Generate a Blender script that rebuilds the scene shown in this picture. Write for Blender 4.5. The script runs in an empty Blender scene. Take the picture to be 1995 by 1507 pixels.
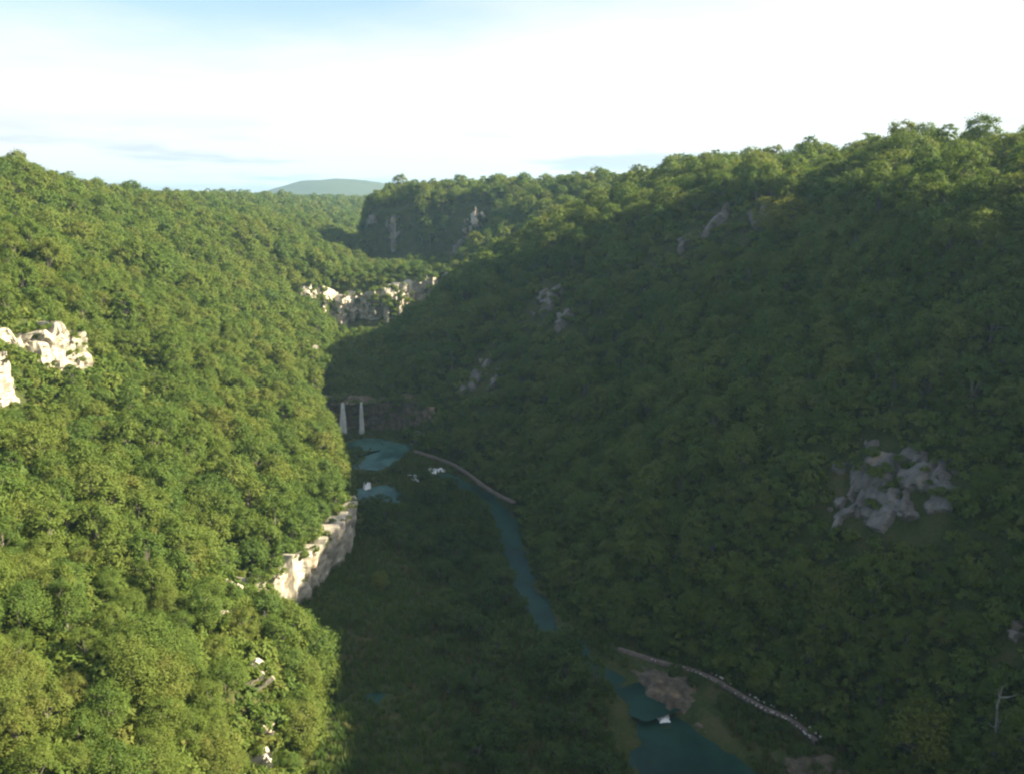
import bpy, math, random
import numpy as np
from mathutils import Vector
from mathutils.bvhtree import BVHTree

random.seed(7)
rng = np.random.default_rng(7)
S = bpy.context.scene
C = S.collection

# ------------------------------------------------------------------ camera, sky, sun, exposure
CAM_H, PITCH, F_PX = 62.0, math.radians(12.0), 1728.0      # metres above the river; F_PX for a 1995 px wide frame
cam = bpy.data.cameras.new('camera')
cam.sensor_width = 36.0
cam.lens = 36.0 * F_PX / 1995.0
cam.clip_start, cam.clip_end = 0.5, 20000.0
cam_o = bpy.data.objects.new('camera', cam)
cam_o.location = (0, 0, CAM_H)
cam_o.rotation_euler = (math.radians(90) - PITCH, 0, 0)
C.objects.link(cam_o)
S.camera = cam_o

SUN_EL, SUN_AZ = math.radians(31.5), math.radians(89.0)      # azimuth clockwise from +Y
sun_dir = Vector((math.sin(SUN_AZ) * math.cos(SUN_EL), math.cos(SUN_AZ) * math.cos(SUN_EL), math.sin(SUN_EL)))
sun = bpy.data.lights.new('sun', 'SUN')
sun.energy, sun.angle, sun.color = 5.0, math.radians(0.5), (1.0, 0.85, 0.59)
sun_o = bpy.data.objects.new('sun', sun)
sun_o.rotation_euler = (-sun_dir).to_track_quat('-Z', 'Y').to_euler()
sun_o.location = (200, 60, 260)
C.objects.link(sun_o)

S.view_settings.view_transform = 'Standard'
S.view_settings.look = 'None'
S.view_settings.gamma = 1.0
S.view_settings.use_curve_mapping = False
S.view_settings.exposure = 2.1
S.render.film_transparent = False
S.cycles.max_bounces = 5
S.cycles.diffuse_bounces = 2
S.cycles.glossy_bounces = 2
S.cycles.transmission_bounces = 3
S.cycles.volume_bounces = 1
S.cycles.transparent_max_bounces = 4
S.cycles.filter_width = 2.3
S.cycles.use_denoising = True

world = bpy.data.worlds.new('World')
S.world = world
world.use_nodes = True
nt = world.node_tree
nt.nodes.clear()
def N(tree, typ, **kw):
    n = tree.nodes.new(typ)
    for k, v in kw.items():
        if k.startswith('i_'):
            n.inputs[k[2:].replace('_', ' ')].default_value = v
        else:
            setattr(n, k, v)
    return n
def math_node(tree, op, a, b=None, clamp=False):
    n = tree.nodes.new('ShaderNodeMath'); n.operation = op; n.use_clamp = clamp
    for i, v in enumerate((a, b)):
        if v is None: continue
        if isinstance(v, (int, float)): n.inputs[i].default_value = v
        else: tree.links.new(v, n.inputs[i])
    return n.outputs[0]
def maprange(tree, v, a, b, c=0.0, d=1.0, smooth=True):
    n = tree.nodes.new('ShaderNodeMapRange')
    n.interpolation_type = 'SMOOTHSTEP' if smooth else 'LINEAR'
    tree.links.new(v, n.inputs[0])
    for i, q in enumerate((a, b, c, d)): n.inputs[1 + i].default_value = q
    return n.outputs[0]
def mixc(tree, fac, a, b):
    n = tree.nodes.new('ShaderNodeMix'); n.data_type = 'RGBA'
    if isinstance(fac, (int, float)): n.inputs[0].default_value = fac
    else: tree.links.new(fac, n.inputs[0])
    for i, v in ((6, a), (7, b)):
        if isinstance(v, tuple): n.inputs[i].default_value = (*v, 1)
        else: tree.links.new(v, n.inputs[i])
    return n.outputs[2]
sky = N(nt, 'ShaderNodeTexSky', sky_type='NISHITA', sun_disc=False, sun_elevation=SUN_EL, sun_rotation=SUN_AZ,
        altitude=500.0, air_density=1.0, dust_density=2.2, ozone_density=1.0)
tc = N(nt, 'ShaderNodeTexCoord')
sep = N(nt, 'ShaderNodeSeparateXYZ')
nt.links.new(tc.outputs['Generated'], sep.inputs[0])
zz = math_node(nt, 'ADD', math_node(nt, 'MAXIMUM', sep.outputs[2], 0.0), 0.07)
px = math_node(nt, 'DIVIDE', sep.outputs[0], zz)
py = math_node(nt, 'DIVIDE', sep.outputs[1], zz)
comb = N(nt, 'ShaderNodeCombineXYZ')
nt.links.new(px, comb.inputs[0]); nt.links.new(py, comb.inputs[1])
n1 = N(nt, 'ShaderNodeTexNoise', i_Scale=0.32, i_Detail=7.0, i_Roughness=0.55)
nt.links.new(comb.outputs[0], n1.inputs['Vector'])
n2 = N(nt, 'ShaderNodeTexNoise', i_Scale=0.42, i_Detail=5.0, i_Roughness=0.55)
shift = N(nt, 'ShaderNodeVectorMath', operation='ADD')
shift.inputs[1].default_value = (-1.4, 2.5, 1.0)
nt.links.new(comb.outputs[0], shift.inputs[0])
nt.links.new(shift.outputs[0], n2.inputs['Vector'])
# a high thin layer covers most of the sky and opens towards the zenith and the north-west
cover = math_node(nt, 'ADD', n1.outputs[0], maprange(nt, sep.outputs[2], 0.075, 0.20, 0.40, -0.03))
cover = math_node(nt, 'ADD', cover, maprange(nt, sep.outputs[0], -0.35, 0.3, -0.03, 0.16))
cloud = maprange(nt, cover, 0.40, 0.76)
under = maprange(nt, n2.outputs[0], 0.48, 0.62)
under = math_node(nt, 'MULTIPLY', under, maprange(nt, sep.outputs[2], 0.03, 0.10, 1.0, 0.0))
ccol = mixc(nt, under, (4.2, 4.2, 4.18), (2.7, 2.9, 3.25))
skyc = mixc(nt, cloud, sky.outputs[0], ccol)
bg = N(nt, 'ShaderNodeBackground', i_Strength=0.06)
nt.links.new(skyc, bg.inputs[0])
wo = N(nt, 'ShaderNodeOutputWorld')
nt.links.new(bg.outputs[0], wo.inputs[0])

# ------------------------------------------------------------------ small helpers
def at(u, v, Y):
    """the point of the valley cross-section Y metres ahead that shows at photo position (u, v)"""
    a = PITCH + math.atan((v - 753.5) / F_PX)
    D = Y * math.tan(a)
    dep = Y * math.cos(PITCH) + D * math.sin(PITCH)
    return Vector(((u - 997.5) / F_PX * dep, Y, CAM_H - D))
def on_level(u, v, z):
    a = PITCH + math.atan((v - 753.5) / F_PX)
    return at(u, v, (CAM_H - z) / math.tan(a))
def project(P):
    P = np.asarray(P, float)
    d = CAM_H - P[..., 2]
    dep = P[..., 1] * math.cos(PITCH) + d * math.sin(PITCH)
    up = P[..., 1] * math.sin(PITCH) - d * math.cos(PITCH)
    dep = np.where(np.abs(dep) < .1, .1, dep)
    return 997.5 + F_PX * P[..., 0] / dep, 753.5 - F_PX * up / dep, dep

def _hash(i, j, k, seed):
    h = (i.astype(np.int64) * 374761393 + j.astype(np.int64) * 668265263 + k.astype(np.int64) * 2147483647 + seed * 974634777) & 0xffffffff
    h = ((h ^ (h >> 13)) * 1274126177) & 0xffffffff
    h = ((h ^ (h >> 16)) * 2246822519) & 0xffffffff
    return ((h ^ (h >> 15)) & 0xffff) / 65535.0
def vnoise(x, y, z=None, seed=0):
    """value noise in -1..1"""
    x = np.asarray(x, float); y = np.asarray(y, float)
    z = np.zeros_like(x) if z is None else np.asarray(z, float)
    fx, fy, fz = np.floor(x), np.floor(y), np.floor(z)
    tx, ty, tz = x - fx, y - fy, z - fz
    tx, ty, tz = (t * t * (3 - 2 * t) for t in (tx, ty, tz))
    out = 0
    for a in (0, 1):
        for b in (0, 1):
            for c in (0, 1):
                w = (tx if a else 1 - tx) * (ty if b else 1 - ty) * (tz if c else 1 - tz)
                out = out + w * _hash(fx + a, fy + b, fz + c, seed)
    return out * 2 - 1
def fbm(x, y, z=None, octaves=4, seed=0):
    s, a, f = 0, 1.0, 1.0
    for o in range(octaves):
        s = s + a * vnoise(x * f, y * f, None if z is None else z * f, seed + o); a *= .5; f *= 2.03
    return s

def mesh_obj(name, verts, faces, mats, parent=None, smooth=False, mat_idx=None):
    me = bpy.data.meshes.new(name)
    me.from_pydata([tuple(map(float, v)) for v in verts], [], [tuple(map(int, f)) for f in faces])
    for m in (mats if isinstance(mats, (list, tuple)) else [mats]): me.materials.append(m)
    if smooth: me.polygons.foreach_set('use_smooth', np.ones(len(me.polygons), bool))
    if mat_idx is not None: me.polygons.foreach_set('material_index', np.asarray(mat_idx, np.int32))
    me.update()
    o = bpy.data.objects.new(name, me)
    C.objects.link(o)
    if parent is not None: o.parent = parent
    return o
def tag(o, label, cat, kind=None, group=None):
    o['label'] = label; o['category'] = cat
    if kind: o['kind'] = kind
    if group: o['group'] = group
    return o

# ------------------------------------------------------------------ materials
def new_mat(name):
    m = bpy.data.materials.new(name); m.use_nodes = True
    t = m.node_tree; t.nodes.clear()
    out = t.nodes.new('ShaderNodeOutputMaterial')
    return m, t, out
def ramp(t, fac, stops):
    n = t.nodes.new('ShaderNodeValToRGB')
    el = n.color_ramp.elements
    while len(el) < len(stops): el.new(0.5)
    for e, (p, c) in zip(el, stops): e.position = p; e.color = (*c, 1)
    t.links.new(fac, n.inputs[0])
    return n.outputs[0]
def noise(t, vec, scale, detail=4.0, rough=.55):
    n = N(t, 'ShaderNodeTexNoise', i_Scale=scale, i_Detail=detail, i_Roughness=rough)
    t.links.new(vec, n.inputs['Vector'])
    return n.outputs[0]
def scaled(t, vec, s):
    n = t.nodes.new('ShaderNodeVectorMath'); n.operation = 'MULTIPLY'
    t.links.new(vec, n.inputs[0]); n.inputs[1].default_value = s
    return n.outputs[0]

def foliage_mat(name, stops, stand=0.5):
    m, t, out = new_mat(name)
    geo = N(t, 'ShaderNodeNewGeometry')
    oi = N(t, 'ShaderNodeObjectInfo')
    att = N(t, 'ShaderNodeAttribute', attribute_name='tint')
    big = noise(t, oi.outputs['Location'], 0.035, 2.0)
    fac = math_node(t, 'ADD', math_node(t, 'MULTIPLY', oi.outputs['Random'], 0.64), math_node(t, 'MULTIPLY', math_node(t, 'SUBTRACT', big, 0.31), stand))
    fac = math_node(t, 'ADD', fac, math_node(t, 'MULTIPLY', math_node(t, 'SUBTRACT', att.outputs['Fac'], .5), 0.42))
    col = ramp(t, fac, stops)
    p = N(t, 'ShaderNodeBsdfPrincipled', i_Roughness=0.65)
    p.inputs['Specular IOR Level'].default_value = 0.18
    t.links.new(col, p.inputs['Base Color'])
    tr = N(t, 'ShaderNodeBsdfTranslucent')
    hs = N(t, 'ShaderNodeHueSaturation', i_Saturation=1.15, i_Value=1.1, i_Hue=0.49)
    t.links.new(col, hs.inputs['Color'])
    t.links.new(hs.outputs[0], tr.inputs[0])
    mx = N(t, 'ShaderNodeMixShader'); mx.inputs[0].default_value = 0.42
    t.links.new(p.outputs[0], mx.inputs[1]); t.links.new(tr.outputs[0], mx.inputs[2])
    t.links.new(mx.outputs[0], out.inputs[0])
    return m
M_LEAF = foliage_mat('foliage', [(0.0, (.066, .118, .025)), (.3, (.094, .146, .027)), (.6, (.118, .160, .031)), (.82, (.136, .160, .035)), (1.0, (.150, .152, .041))])
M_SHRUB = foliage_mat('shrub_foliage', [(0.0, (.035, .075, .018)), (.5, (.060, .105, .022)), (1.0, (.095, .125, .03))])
M_GOLD = foliage_mat('pale_foliage', [(0.0, (.120, .150, .024)), (.5, (.150, .165, .028)), (1.0, (.17, .165, .035))], 0.3)
M_GRASS = foliage_mat('grass_blades', [(0.0, (.060, .118, .028)), (.45, (.085, .140, .032)), (.75, (.090, .108, .032)), (1.0, (.110, .098, .045))], 0.9)

def bark_mat():
    m, t, out = new_mat('bark')
    tcn = N(t, 'ShaderNodeTexCoord')
    col = ramp(t, noise(t, scaled(t, tcn.outputs['Object'], (6, 6, 1.2)), 2.0), [(.3, (.07, .06, .05)), (.7, (.19, .175, .155))])
    p = N(t, 'ShaderNodeBsdfPrincipled', i_Roughness=0.9)
    t.links.new(col, p.inputs[0]); t.links.new(p.outputs[0], out.inputs[0])
    return m
M_BARK = bark_mat()

def ground_mat():
    m, t, out = new_mat('forest_floor')
    geo = N(t, 'ShaderNodeNewGeometry')
    a = noise(t, geo.outputs['Position'], 0.35, 6.0)
    b = noise(t, geo.outputs['Position'], 2.2, 5.0)
    f = math_node(t, 'ADD', math_node(t, 'MULTIPLY', a, .6), math_node(t, 'MULTIPLY', b, .4))
    col = ramp(t, f, [(.33, (.022, .032, .011)), (.47, (.040, .055, .016)), (.58, (.065, .066, .026)), (.72, (.085, .07, .042))])
    p = N(t, 'ShaderNodeBsdfPrincipled', i_Roughness=0.95)
    p.inputs['Specular IOR Level'].default_value = 0.1
    t.links.new(col, p.inputs[0])
    bp = N(t, 'ShaderNodeBump', i_Strength=0.7, i_Distance=0.6)
    t.links.new(f, bp.inputs['Height']); t.links.new(bp.outputs[0], p.inputs['Normal'])
    t.links.new(p.outputs[0], out.inputs[0])
    return m
M_GROUND = ground_mat()

def rock_mat(name, lo, mid, hi, moss=.5, streak=(0.55, 0.55, 0.10)):
    m, t, out = new_mat(name)
    geo = N(t, 'ShaderNodeNewGeometry')
    pos = geo.outputs['Position']
    a = noise(t, scaled(t, pos, streak), 1.0, 6.0, .62)
    b = noise(t, pos, 1.1, 6.0, .65)
    c = noise(t, pos, 0.22, 4.0, .6)
    f = math_node(t, 'ADD', math_node(t, 'MULTIPLY', a, .55), math_node(t, 'MULTIPLY', b, .45))
    col = ramp(t, f, [(.30, lo), (.45, mid), (.62, hi)])
    col = mixc(t, maprange(t, b, .60, .70, 0.0, moss), col, (.10, .105, .05))
    col = mixc(t, maprange(t, c, .58, .70, 0.0, .45), col, (.36, .27, .17))
    p = N(t, 'ShaderNodeBsdfPrincipled', i_Roughness=0.9)
    p.inputs['Specular IOR Level'].default_value = 0.15
    t.links.new(col, p.inputs[0])
    bp = N(t, 'ShaderNodeBump', i_Strength=0.8, i_Distance=0.35)
    t.links.new(f, bp.inputs['Height']); t.links.new(bp.outputs[0], p.inputs['Normal'])
    t.links.new(p.outputs[0], out.inputs[0])
    return m
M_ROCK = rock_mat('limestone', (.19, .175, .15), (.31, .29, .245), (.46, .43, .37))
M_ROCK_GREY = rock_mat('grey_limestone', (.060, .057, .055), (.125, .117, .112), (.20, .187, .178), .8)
M_TUFA = rock_mat('tufa', (.040, .034, .024), (.080, .066, .048), (.15, .125, .09), .8)

def water_mat(name, shallow, deep, rough=.38):
    m, t, out = new_mat(name)
    geo = N(t, 'ShaderNodeNewGeometry')
    a = noise(t, scaled(t, geo.outputs['Position'], (1, .6, 1)), 0.22, 4.0)
    b = noise(t, geo.outputs['Position'], 1.6, 5.0, .65)
    col = mixc(t, maprange(t, a, .38, .62), deep, shallow)
    p = N(t, 'ShaderNodeBsdfPrincipled', i_Roughness=rough, i_IOR=1.22)
    t.links.new(col, p.inputs[0])
    bp = N(t, 'ShaderNodeBump', i_Strength=0.35, i_Distance=0.12)
    t.links.new(b, bp.inputs['Height']); t.links.new(bp.outputs[0], p.inputs['Normal'])
    t.links.new(p.outputs[0], out.inputs[0])
    return m
M_WATER = water_mat('river_water', (.012, .048, .034), (.006, .028, .021))
M_POOL = water_mat('pool_water', (.052, .125, .108), (.013, .052, .043))

def plain(name, col, rough=.8, var=.25, scale=3.0, trans=0.0):
    m, t, out = new_mat(name)
    geo = N(t, 'ShaderNodeNewGeometry')
    a = noise(t, geo.outputs['Position'], scale, 5.0)
    c = ramp(t, a, [(.3, tuple(x * (1 - var) for x in col)), (.7, tuple(min(.85, x * (1 + var)) for x in col))])
    p = N(t, 'ShaderNodeBsdfPrincipled', i_Roughness=rough)
    p.inputs['Specular IOR Level'].default_value = 0.2
    t.links.new(c, p.inputs[0])
    t.links.new(p.outputs[0], out.inputs[0])
    return m
M_FOAM = plain('white_water', (.72, .76, .78), .6, .12)
M_PATH = plain('path_gravel', (.13, .105, .088), .95, .3, 1.5)
M_STONE = plain('pale_stone', (.38, .35, .32), .9, .3, 2.0)

# ------------------------------------------------------------------ terrain: cross-sections lofted along the valley
# each row: Y, then (x, z) of left plateau edge, crest, upper cliff, mid, lower, rim, foot | right foot, lower, mid, shoulder, crest, plateau edge
SEC = [
 (-120, (-300,74),(-120,72),(-92,56),(-70,44),(-46,27),(-30,16),(-22,1), (50,1),(66,26),(80,46),(92,60),(110,86),(300,74)),  # right crest in these nearest rows is out of view, raised to shade the meadow
 (  20, (-300,74),(-120,70),(-92,56),(-70,44),(-46,27),(-30,16),(-20,1), (50,1),(66,26),(80,46),(92,60),(110,86),(300,74)),
 (  60, (-300,76),(-130,68),(-100,50),(-80,40),(-52,25),(-30,11),(-22,1), (46,1),(60,24),(74,45),(88,60),(106,82),(300,72)),
 (  90, (-300,76),(-135,69),(-102,50),(-82,37),(-53,24),(-29,9),(-23,1), (37,1),(52,23),(67,44),(82,59),(102,76),(300,68)),  # last row with the unseen right crest heightened for the meadow's shade
 ( 106, (-300,76),(-137,69),(-100,50),(-82,36),(-53,23),(-31,9),(-24,1), (27,1),(43,23),(60,44),(76,59),(98,69),(300,66)),
 ( 118, (-300,76),(-138,69),(-98,49),(-81,35),(-55,21),(-38,8.5),(-36,1.5), (14,1),(34,23),(53,46),(66,60.5),(93,66),(300,66)),
 ( 134, (-300,76),(-140,70),(-92,42),(-82,32),(-52,21),(-32,8.5),(-31,1.5), (7,1),(29,23),(51,46.5),(64,61),(92,68.8),(300,66)),
 ( 152, (-300,77),(-141,70),(-86,40),(-78,29),(-50,21),(-30.5,8.5),(-29,1.5), (4,1),(27,23),(50,47),(63,61.5),(90,68.8),(300,66)),
 ( 170, (-300,77),(-142,70),(-90,41),(-80,31),(-56,23),(-36,11),(-33,1.5), (1,1),(25,24),(48,47),(61,61.5),(88,68.8),(300,66)),
 ( 190, (-300,77),(-143,69),(-100,48),(-86,38),(-61,25),(-42,13),(-39,1.8), (-8,1.5),(18,24),(42,48),(58,61.5),(86,69.8),(300,66)),
 ( 212, (-300,76),(-145,69),(-110,51),(-94,42),(-67,25),(-49,12),(-46,2), (-24,3),(2,27),(30,50),(53,61.5),(84,68.3),(300,66)),
 ( 224, (-300,76),(-146,69),(-113,52),(-97,43),(-69,26),(-52,13),(-49,2.4), (-30,3.5),(-3,29),(26,51),(51,62.5),(82,68.8),(300,66)),
 ( 228, (-300,76),(-146,69),(-114,52),(-97,43),(-70,26),(-53,15),(-50,10), (-32,11),(-6,31),(24,52),(50,63),(81,68.8),(300,66)),
 ( 280, (-300,74),(-148,67),(-120,53),(-104,44),(-79,28),(-61,17),(-57,12.5), (-44,13),(-20,31),(10,51),(42,63.5),(73,70.3),(300,66)),
 ( 325, (-300,72),(-150,63),(-125,54),(-110,47),(-88,35),(-72,23),(-66,15), (-38,17),(-18,28),(12,45),(40,58.5),(66,69),(300,66)),
 ( 336, (-300,72),(-150,63),(-126,54),(-111,47),(-89,36),(-73,27),(-67,18), (-36,20),(-16,30),(13,46),(41,59),(66,69.5),(300,66)),
 ( 344, (-300,72),(-151,62),(-127,54),(-112,48),(-90,38),(-76,33.5),(-70,32), (-28,33),(-8,38),(17,49),(43,60.5),(66,70.5),(300,66)),
 ( 400, (-300,58),(-155,58),(-132,52.5),(-118,48.5),(-94,41),(-77,33),(-71,30.5), (-20,32),(-6,50),(12,61),(34,66),(55,69),(300,66)),
 ( 428, (-300,58),(-160,57),(-138,52),(-122,48),(-96,41),(-79,33),(-73,30), (-34,31),(-14,52),(8,60),(28,63),(45,66),(300,66)),
 ( 448, (-300,58),(-165,56.5),(-142,52),(-126,48),(-100,41),(-84,34),(-79,30), (-77,30),(-74,47),(-70,56),(-62,61),(34,62),(300,66)),
 ( 520, (-320,58),(-180,56),(-155,52),(-138,48),(-112,42),(-95,33),(-88,28), (-80,30),(-77,50),(-72,56),(-63,61),(18,62),(300,66)),
 ( 640, (-340,58),(-200,56),(-175,53),(-155,49),(-128,44),(-106,34),(-96,28), (-66,30),(-46,46),(-26,53),(-6,58),(40,60),(300,66)),
 ( 800, (-360,58),(-215,56),(-190,53),(-165,49.5),(-135,46),(-100,36),(-80,29), (-20,30),(10,42),(40,54),(70,60),(110,58),(320,66)),
 ( 980, (-380,54),(-190,52),(-150,50),(-110,47),(-50,45),(20,37),(70,31), (110,31),(140,42),(170,52),(200,54),(240,56),(420,66)),
 (1250, (-480,51),(-240,50),(-180,50),(-120,50),(-40,50),(60,49),(140,49), (200,55),(260,56),(320,57),(380,58),(440,59),(620,61)),
 (2000, (-900,47),(-600,47),(-450,47),(-300,47),(-120,47),(60,47),(200,47), (300,48),(420,49),(540,50),(660,51),(800,51),(1200,51)),
 (5200, (-2800,46),(-2000,46),(-1400,46),(-900,46),(-400,46),(0,46),(400,46), (800,46),(1200,46),(1600,46),(2000,46),(2400,46),(3200,46)),
]
def pchip(xs, ys, x):
    xs, ys = np.asarray(xs, float), np.asarray(ys, float)
    h = np.diff(xs); d = np.diff(ys) / h
    m = np.zeros_like(ys)
    for i in range(1, len(xs) - 1):
        if d[i-1] * d[i] > 0:
            w1, w2 = 2*h[i] + h[i-1], h[i] + 2*h[i-1]
            m[i] = (w1 + w2) / (w1 / d[i-1] + w2 / d[i])
    m[0], m[-1] = d[0], d[-1]
    k = np.clip(np.searchsorted(xs, x) - 1, 0, len(xs) - 2)
    t = (x - xs[k]) / h[k]
    return ((2*t**3 - 3*t**2 + 1) * ys[k] + (t**3 - 2*t**2 + t) * h[k] * m[k] + (-2*t**3 + 3*t**2) * ys[k+1] + (t**3 - t**2) * h[k] * m[k+1])
SUBS = [4, 10, 10, 6, 12, 12, 5, 34, 10, 12, 12, 10, 10, 4]   # strips between neighbouring keys (outer plateaus included)
FLOOR = 7
ys_rows = np.concatenate([np.arange(-120, 40, 8), np.arange(40, 240, 1.6), np.arange(240, 460, 2.4), np.arange(460, 800, 6), np.arange(800, 1300, 14), np.arange(1300, 5200, 100), [5200]])
secY = [r[0] for r in SEC]
keys = []
for k in range(1, 14):
    keys.append((pchip(secY, [r[k][0] for r in SEC], ys_rows), pchip(secY, [r[k][1] for r in SEC], ys_rows)))
outer = 1500 + np.maximum(ys_rows, 0) * 1.0
keys = [(keys[0][0] - outer, keys[0][1])] + keys + [(keys[-1][0] + outer, keys[-1][1])]
cols_x, cols_z, cols_s = [], [], []
for i, n in enumerate(SUBS):
    for j in range(n):
        t = j / n
        cols_x.append(keys[i][0] * (1 - t) + keys[i+1][0] * t)
        cols_z.append(keys[i][1] * (1 - t) + keys[i+1][1] * t)
        cols_s.append(i + t)
cols_x.append(keys[-1][0]); cols_z.append(keys[-1][1]); cols_s.append(len(SUBS))
GX, GZ = np.array(cols_x).T, np.array(cols_z).T            # rows x columns
GS = np.broadcast_to(np.array(cols_s), GX.shape)
GY = np.broadcast_to(ys_rows[:, None], GX.shape).copy()
# round the profile, except where it is a cliff foot or the floor
for _ in range(5):
    zs, xs_ = GZ.copy(), GX.copy()
    zs[:, 1:-1] = .5 * GZ[:, 1:-1] + .25 * (GZ[:, :-2] + GZ[:, 2:])
    keep = (GS > 5.6) & (GS < 8.1)
    GZ = np.where(keep, GZ, zs)
slope_w = np.clip(np.minimum(np.abs(GS - 7), np.abs(GS - 8)) * 1.2, 0, 1) * ((GS < 7) | (GS > 8))
GZ = GZ + slope_w * (np.where(GS > 10.5, 3.2, 2.4) * fbm(GX / 26, GY / 26, octaves=3, seed=3) + 0.7 * fbm(GX / 6, GY / 6, octaves=2, seed=9))
far_w = np.clip((GY - 900) / 900, 0, 1)
GZ = GZ + far_w * 4 * fbm(GX / 420, GY / 420, octaves=3, seed=21)
floor_m = (GS >= 7) & (GS <= 8)
GZ = GZ + floor_m * 0.35 * fbm(GX / 5, GY / 5, octaves=3, seed=5)

# the river bed: pools and channel are sunk into the valley floor
def poly_dist(X, Y, pts):
    d = np.full(X.shape, 1e9)
    for (ax, ay), (bx, by) in zip(pts[:-1], pts[1:]):
        vx, vy = bx - ax, by - ay
        t = np.clip(((X - ax) * vx + (Y - ay) * vy) / (vx * vx + vy * vy + 1e-9), 0, 1)
        d = np.minimum(d, np.hypot(X - ax - t * vx, Y - ay - t * vy))
    return d
def water_line(spec):
    """spec: (u, v, half width, level) -> centre line in plan with widths"""
    return [(*(on_level(u, v, z).xy), w, z) for u, v, w, z in spec]
POOL_UP = water_line([(712, 863, 5.0, 2.2), (765, 875, 5.5, 2.2), (726, 908, 3.4, 2.1)])
POOL_MID = water_line([(728, 958, 4.6, 1.2), (745, 975, 4.6, 1.2)])
CHANNEL = water_line([(860, 925, 1.4, 1.9), (940, 960, 2.2, 1.0), (985, 1010, 2.2, .7), (1000, 1080, 2.3, .7), (1030, 1160, 2.1, .7), (1075, 1225, 1.7, .7), (1150, 1290, 1.3, .7), (1235, 1345, 1.7, .6), (1275, 1378, 2.4, .5)])
POOL_LOW = water_line([(1290, 1420, 3.2, -.3), (1330, 1480, 6.0, -.3), (1400, 1560, 8.0, -.3), (1450, 1680, 8.0, -.3), (1500, 1900, 8.0, -.3)])
POND = water_line([(722, 1356, .8, .9), (742, 1362, .9, .9)])
WATERS = [POOL_UP, POOL_MID, CHANNEL, POOL_LOW, POND]
water_near = np.full(GX.shape, 1e9)
for W in WATERS:
    for a, b in zip(W[:-1], W[1:]):
        vx, vy = b[0] - a[0], b[1] - a[1]
        t = np.clip(((GX - a[0]) * vx + (GY - a[1]) * vy) / (vx * vx + vy * vy + 1e-9), 0, 1)
        d = np.hypot(GX - a[0] - t * vx, GY - a[1] - t * vy)
        wid = a[2] * (1 - t) + b[2] * t
        lev = a[3] * (1 - t) + b[3] * t
        e = d - wid - .9 * vnoise(GX / 3, GY / 3, seed=33)
        bed = lev + np.clip(e, -1.4, 6) * 0.75 - .05
        near = (GS > 6.4) & (GS < 8.9)
        GZ = np.where(near & (e < 2.2), np.where(e < 0, np.minimum(GZ, bed), GZ * np.clip(e / 2.2, 0, 1) + (lev + .25) * (1 - np.clip(e / 2.2, 0, 1))), GZ)
        water_near = np.minimum(water_near, e)

NR, NC = GX.shape
tv = np.stack([GX, GY, GZ], -1).reshape(-1, 3)
idx = np.arange(NR * NC).reshape(NR, NC)
tf = np.stack([idx[:-1, :-1], idx[:-1, 1:], idx[1:, 1:], idx[1:, :-1]], -1).reshape(-1, 4)
terrain = mesh_obj('terrain', tv, tf, M_GROUND, smooth=True)
tag(terrain, 'wooded canyon ground with two steep sides and a flat valley floor', 'terrain', 'structure')
BVH = BVHTree.FromPolygons([tuple(v) for v in tv], [tuple(f) for f in tf])
CAMP = Vector((0, 0, CAM_H))
def spot(u, v):
    """where the sight line through photo position (u, v) meets the ground"""
    loc = None
    while loc is None:                                              # a crown against the sky: go down to the ground below it
        loc, nrm, i, dist = BVH.ray_cast(CAMP, (at(u, v, 100.0) - CAMP).normalized()); v += 3
    return loc, (nrm if nrm is None or nrm.z > 0 else -nrm)
def ground_z(x, y):
    loc, nrm, i, dist = BVH.ray_cast(Vector((x, y, 400)), Vector((0, 0, -1)))
    return loc.z if loc else 0.0

#@@REST
# ------------------------------------------------------------------ far hill beyond the plateau
def build_hill(cx, cy, rx, ry, h, base):
    nu, nv = 60, 24
    V, Fc = [], []
    for j in range(nv + 1):
        r = j / nv
        for i in range(nu):
            a = 2 * math.pi * i / nu
            V.append((cx + math.cos(a) * r * rx, cy + math.sin(a) * r * ry, 0))
    V = np.array(V)
    dx, dy = (V[:, 0] - cx) / rx, (V[:, 1] - cy) / ry
    r2 = np.clip(1 - np.hypot(dx, dy), 0, 1)
    prof = r2 * r2 * (3 - 2 * r2)
    V[:, 2] = base - 6 + (h + 6) * (.72 * prof + .28 * prof * (1 - np.clip(dx, -1, 1) * .8)) + 5 * prof * fbm(V[:, 0] / 120, V[:, 1] / 120, seed=51) + prof * 2.5 * vnoise(V[:, 0] / 14, V[:, 1] / 14, seed=52)
    for j in range(nv):
        for i in range(nu):
            Fc.append((j * nu + i, j * nu + (i + 1) % nu, (j + 1) * nu + (i + 1) % nu, (j + 1) * nu + i))
    return mesh_obj('hill', V, Fc, M_GROUND, smooth=True)
hill = build_hill(-555, 3050, 520, 430, 78, 47)
tag(hill, 'low bluish wooded hill on the horizon beyond the far plateau', 'hill', 'structure')

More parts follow.
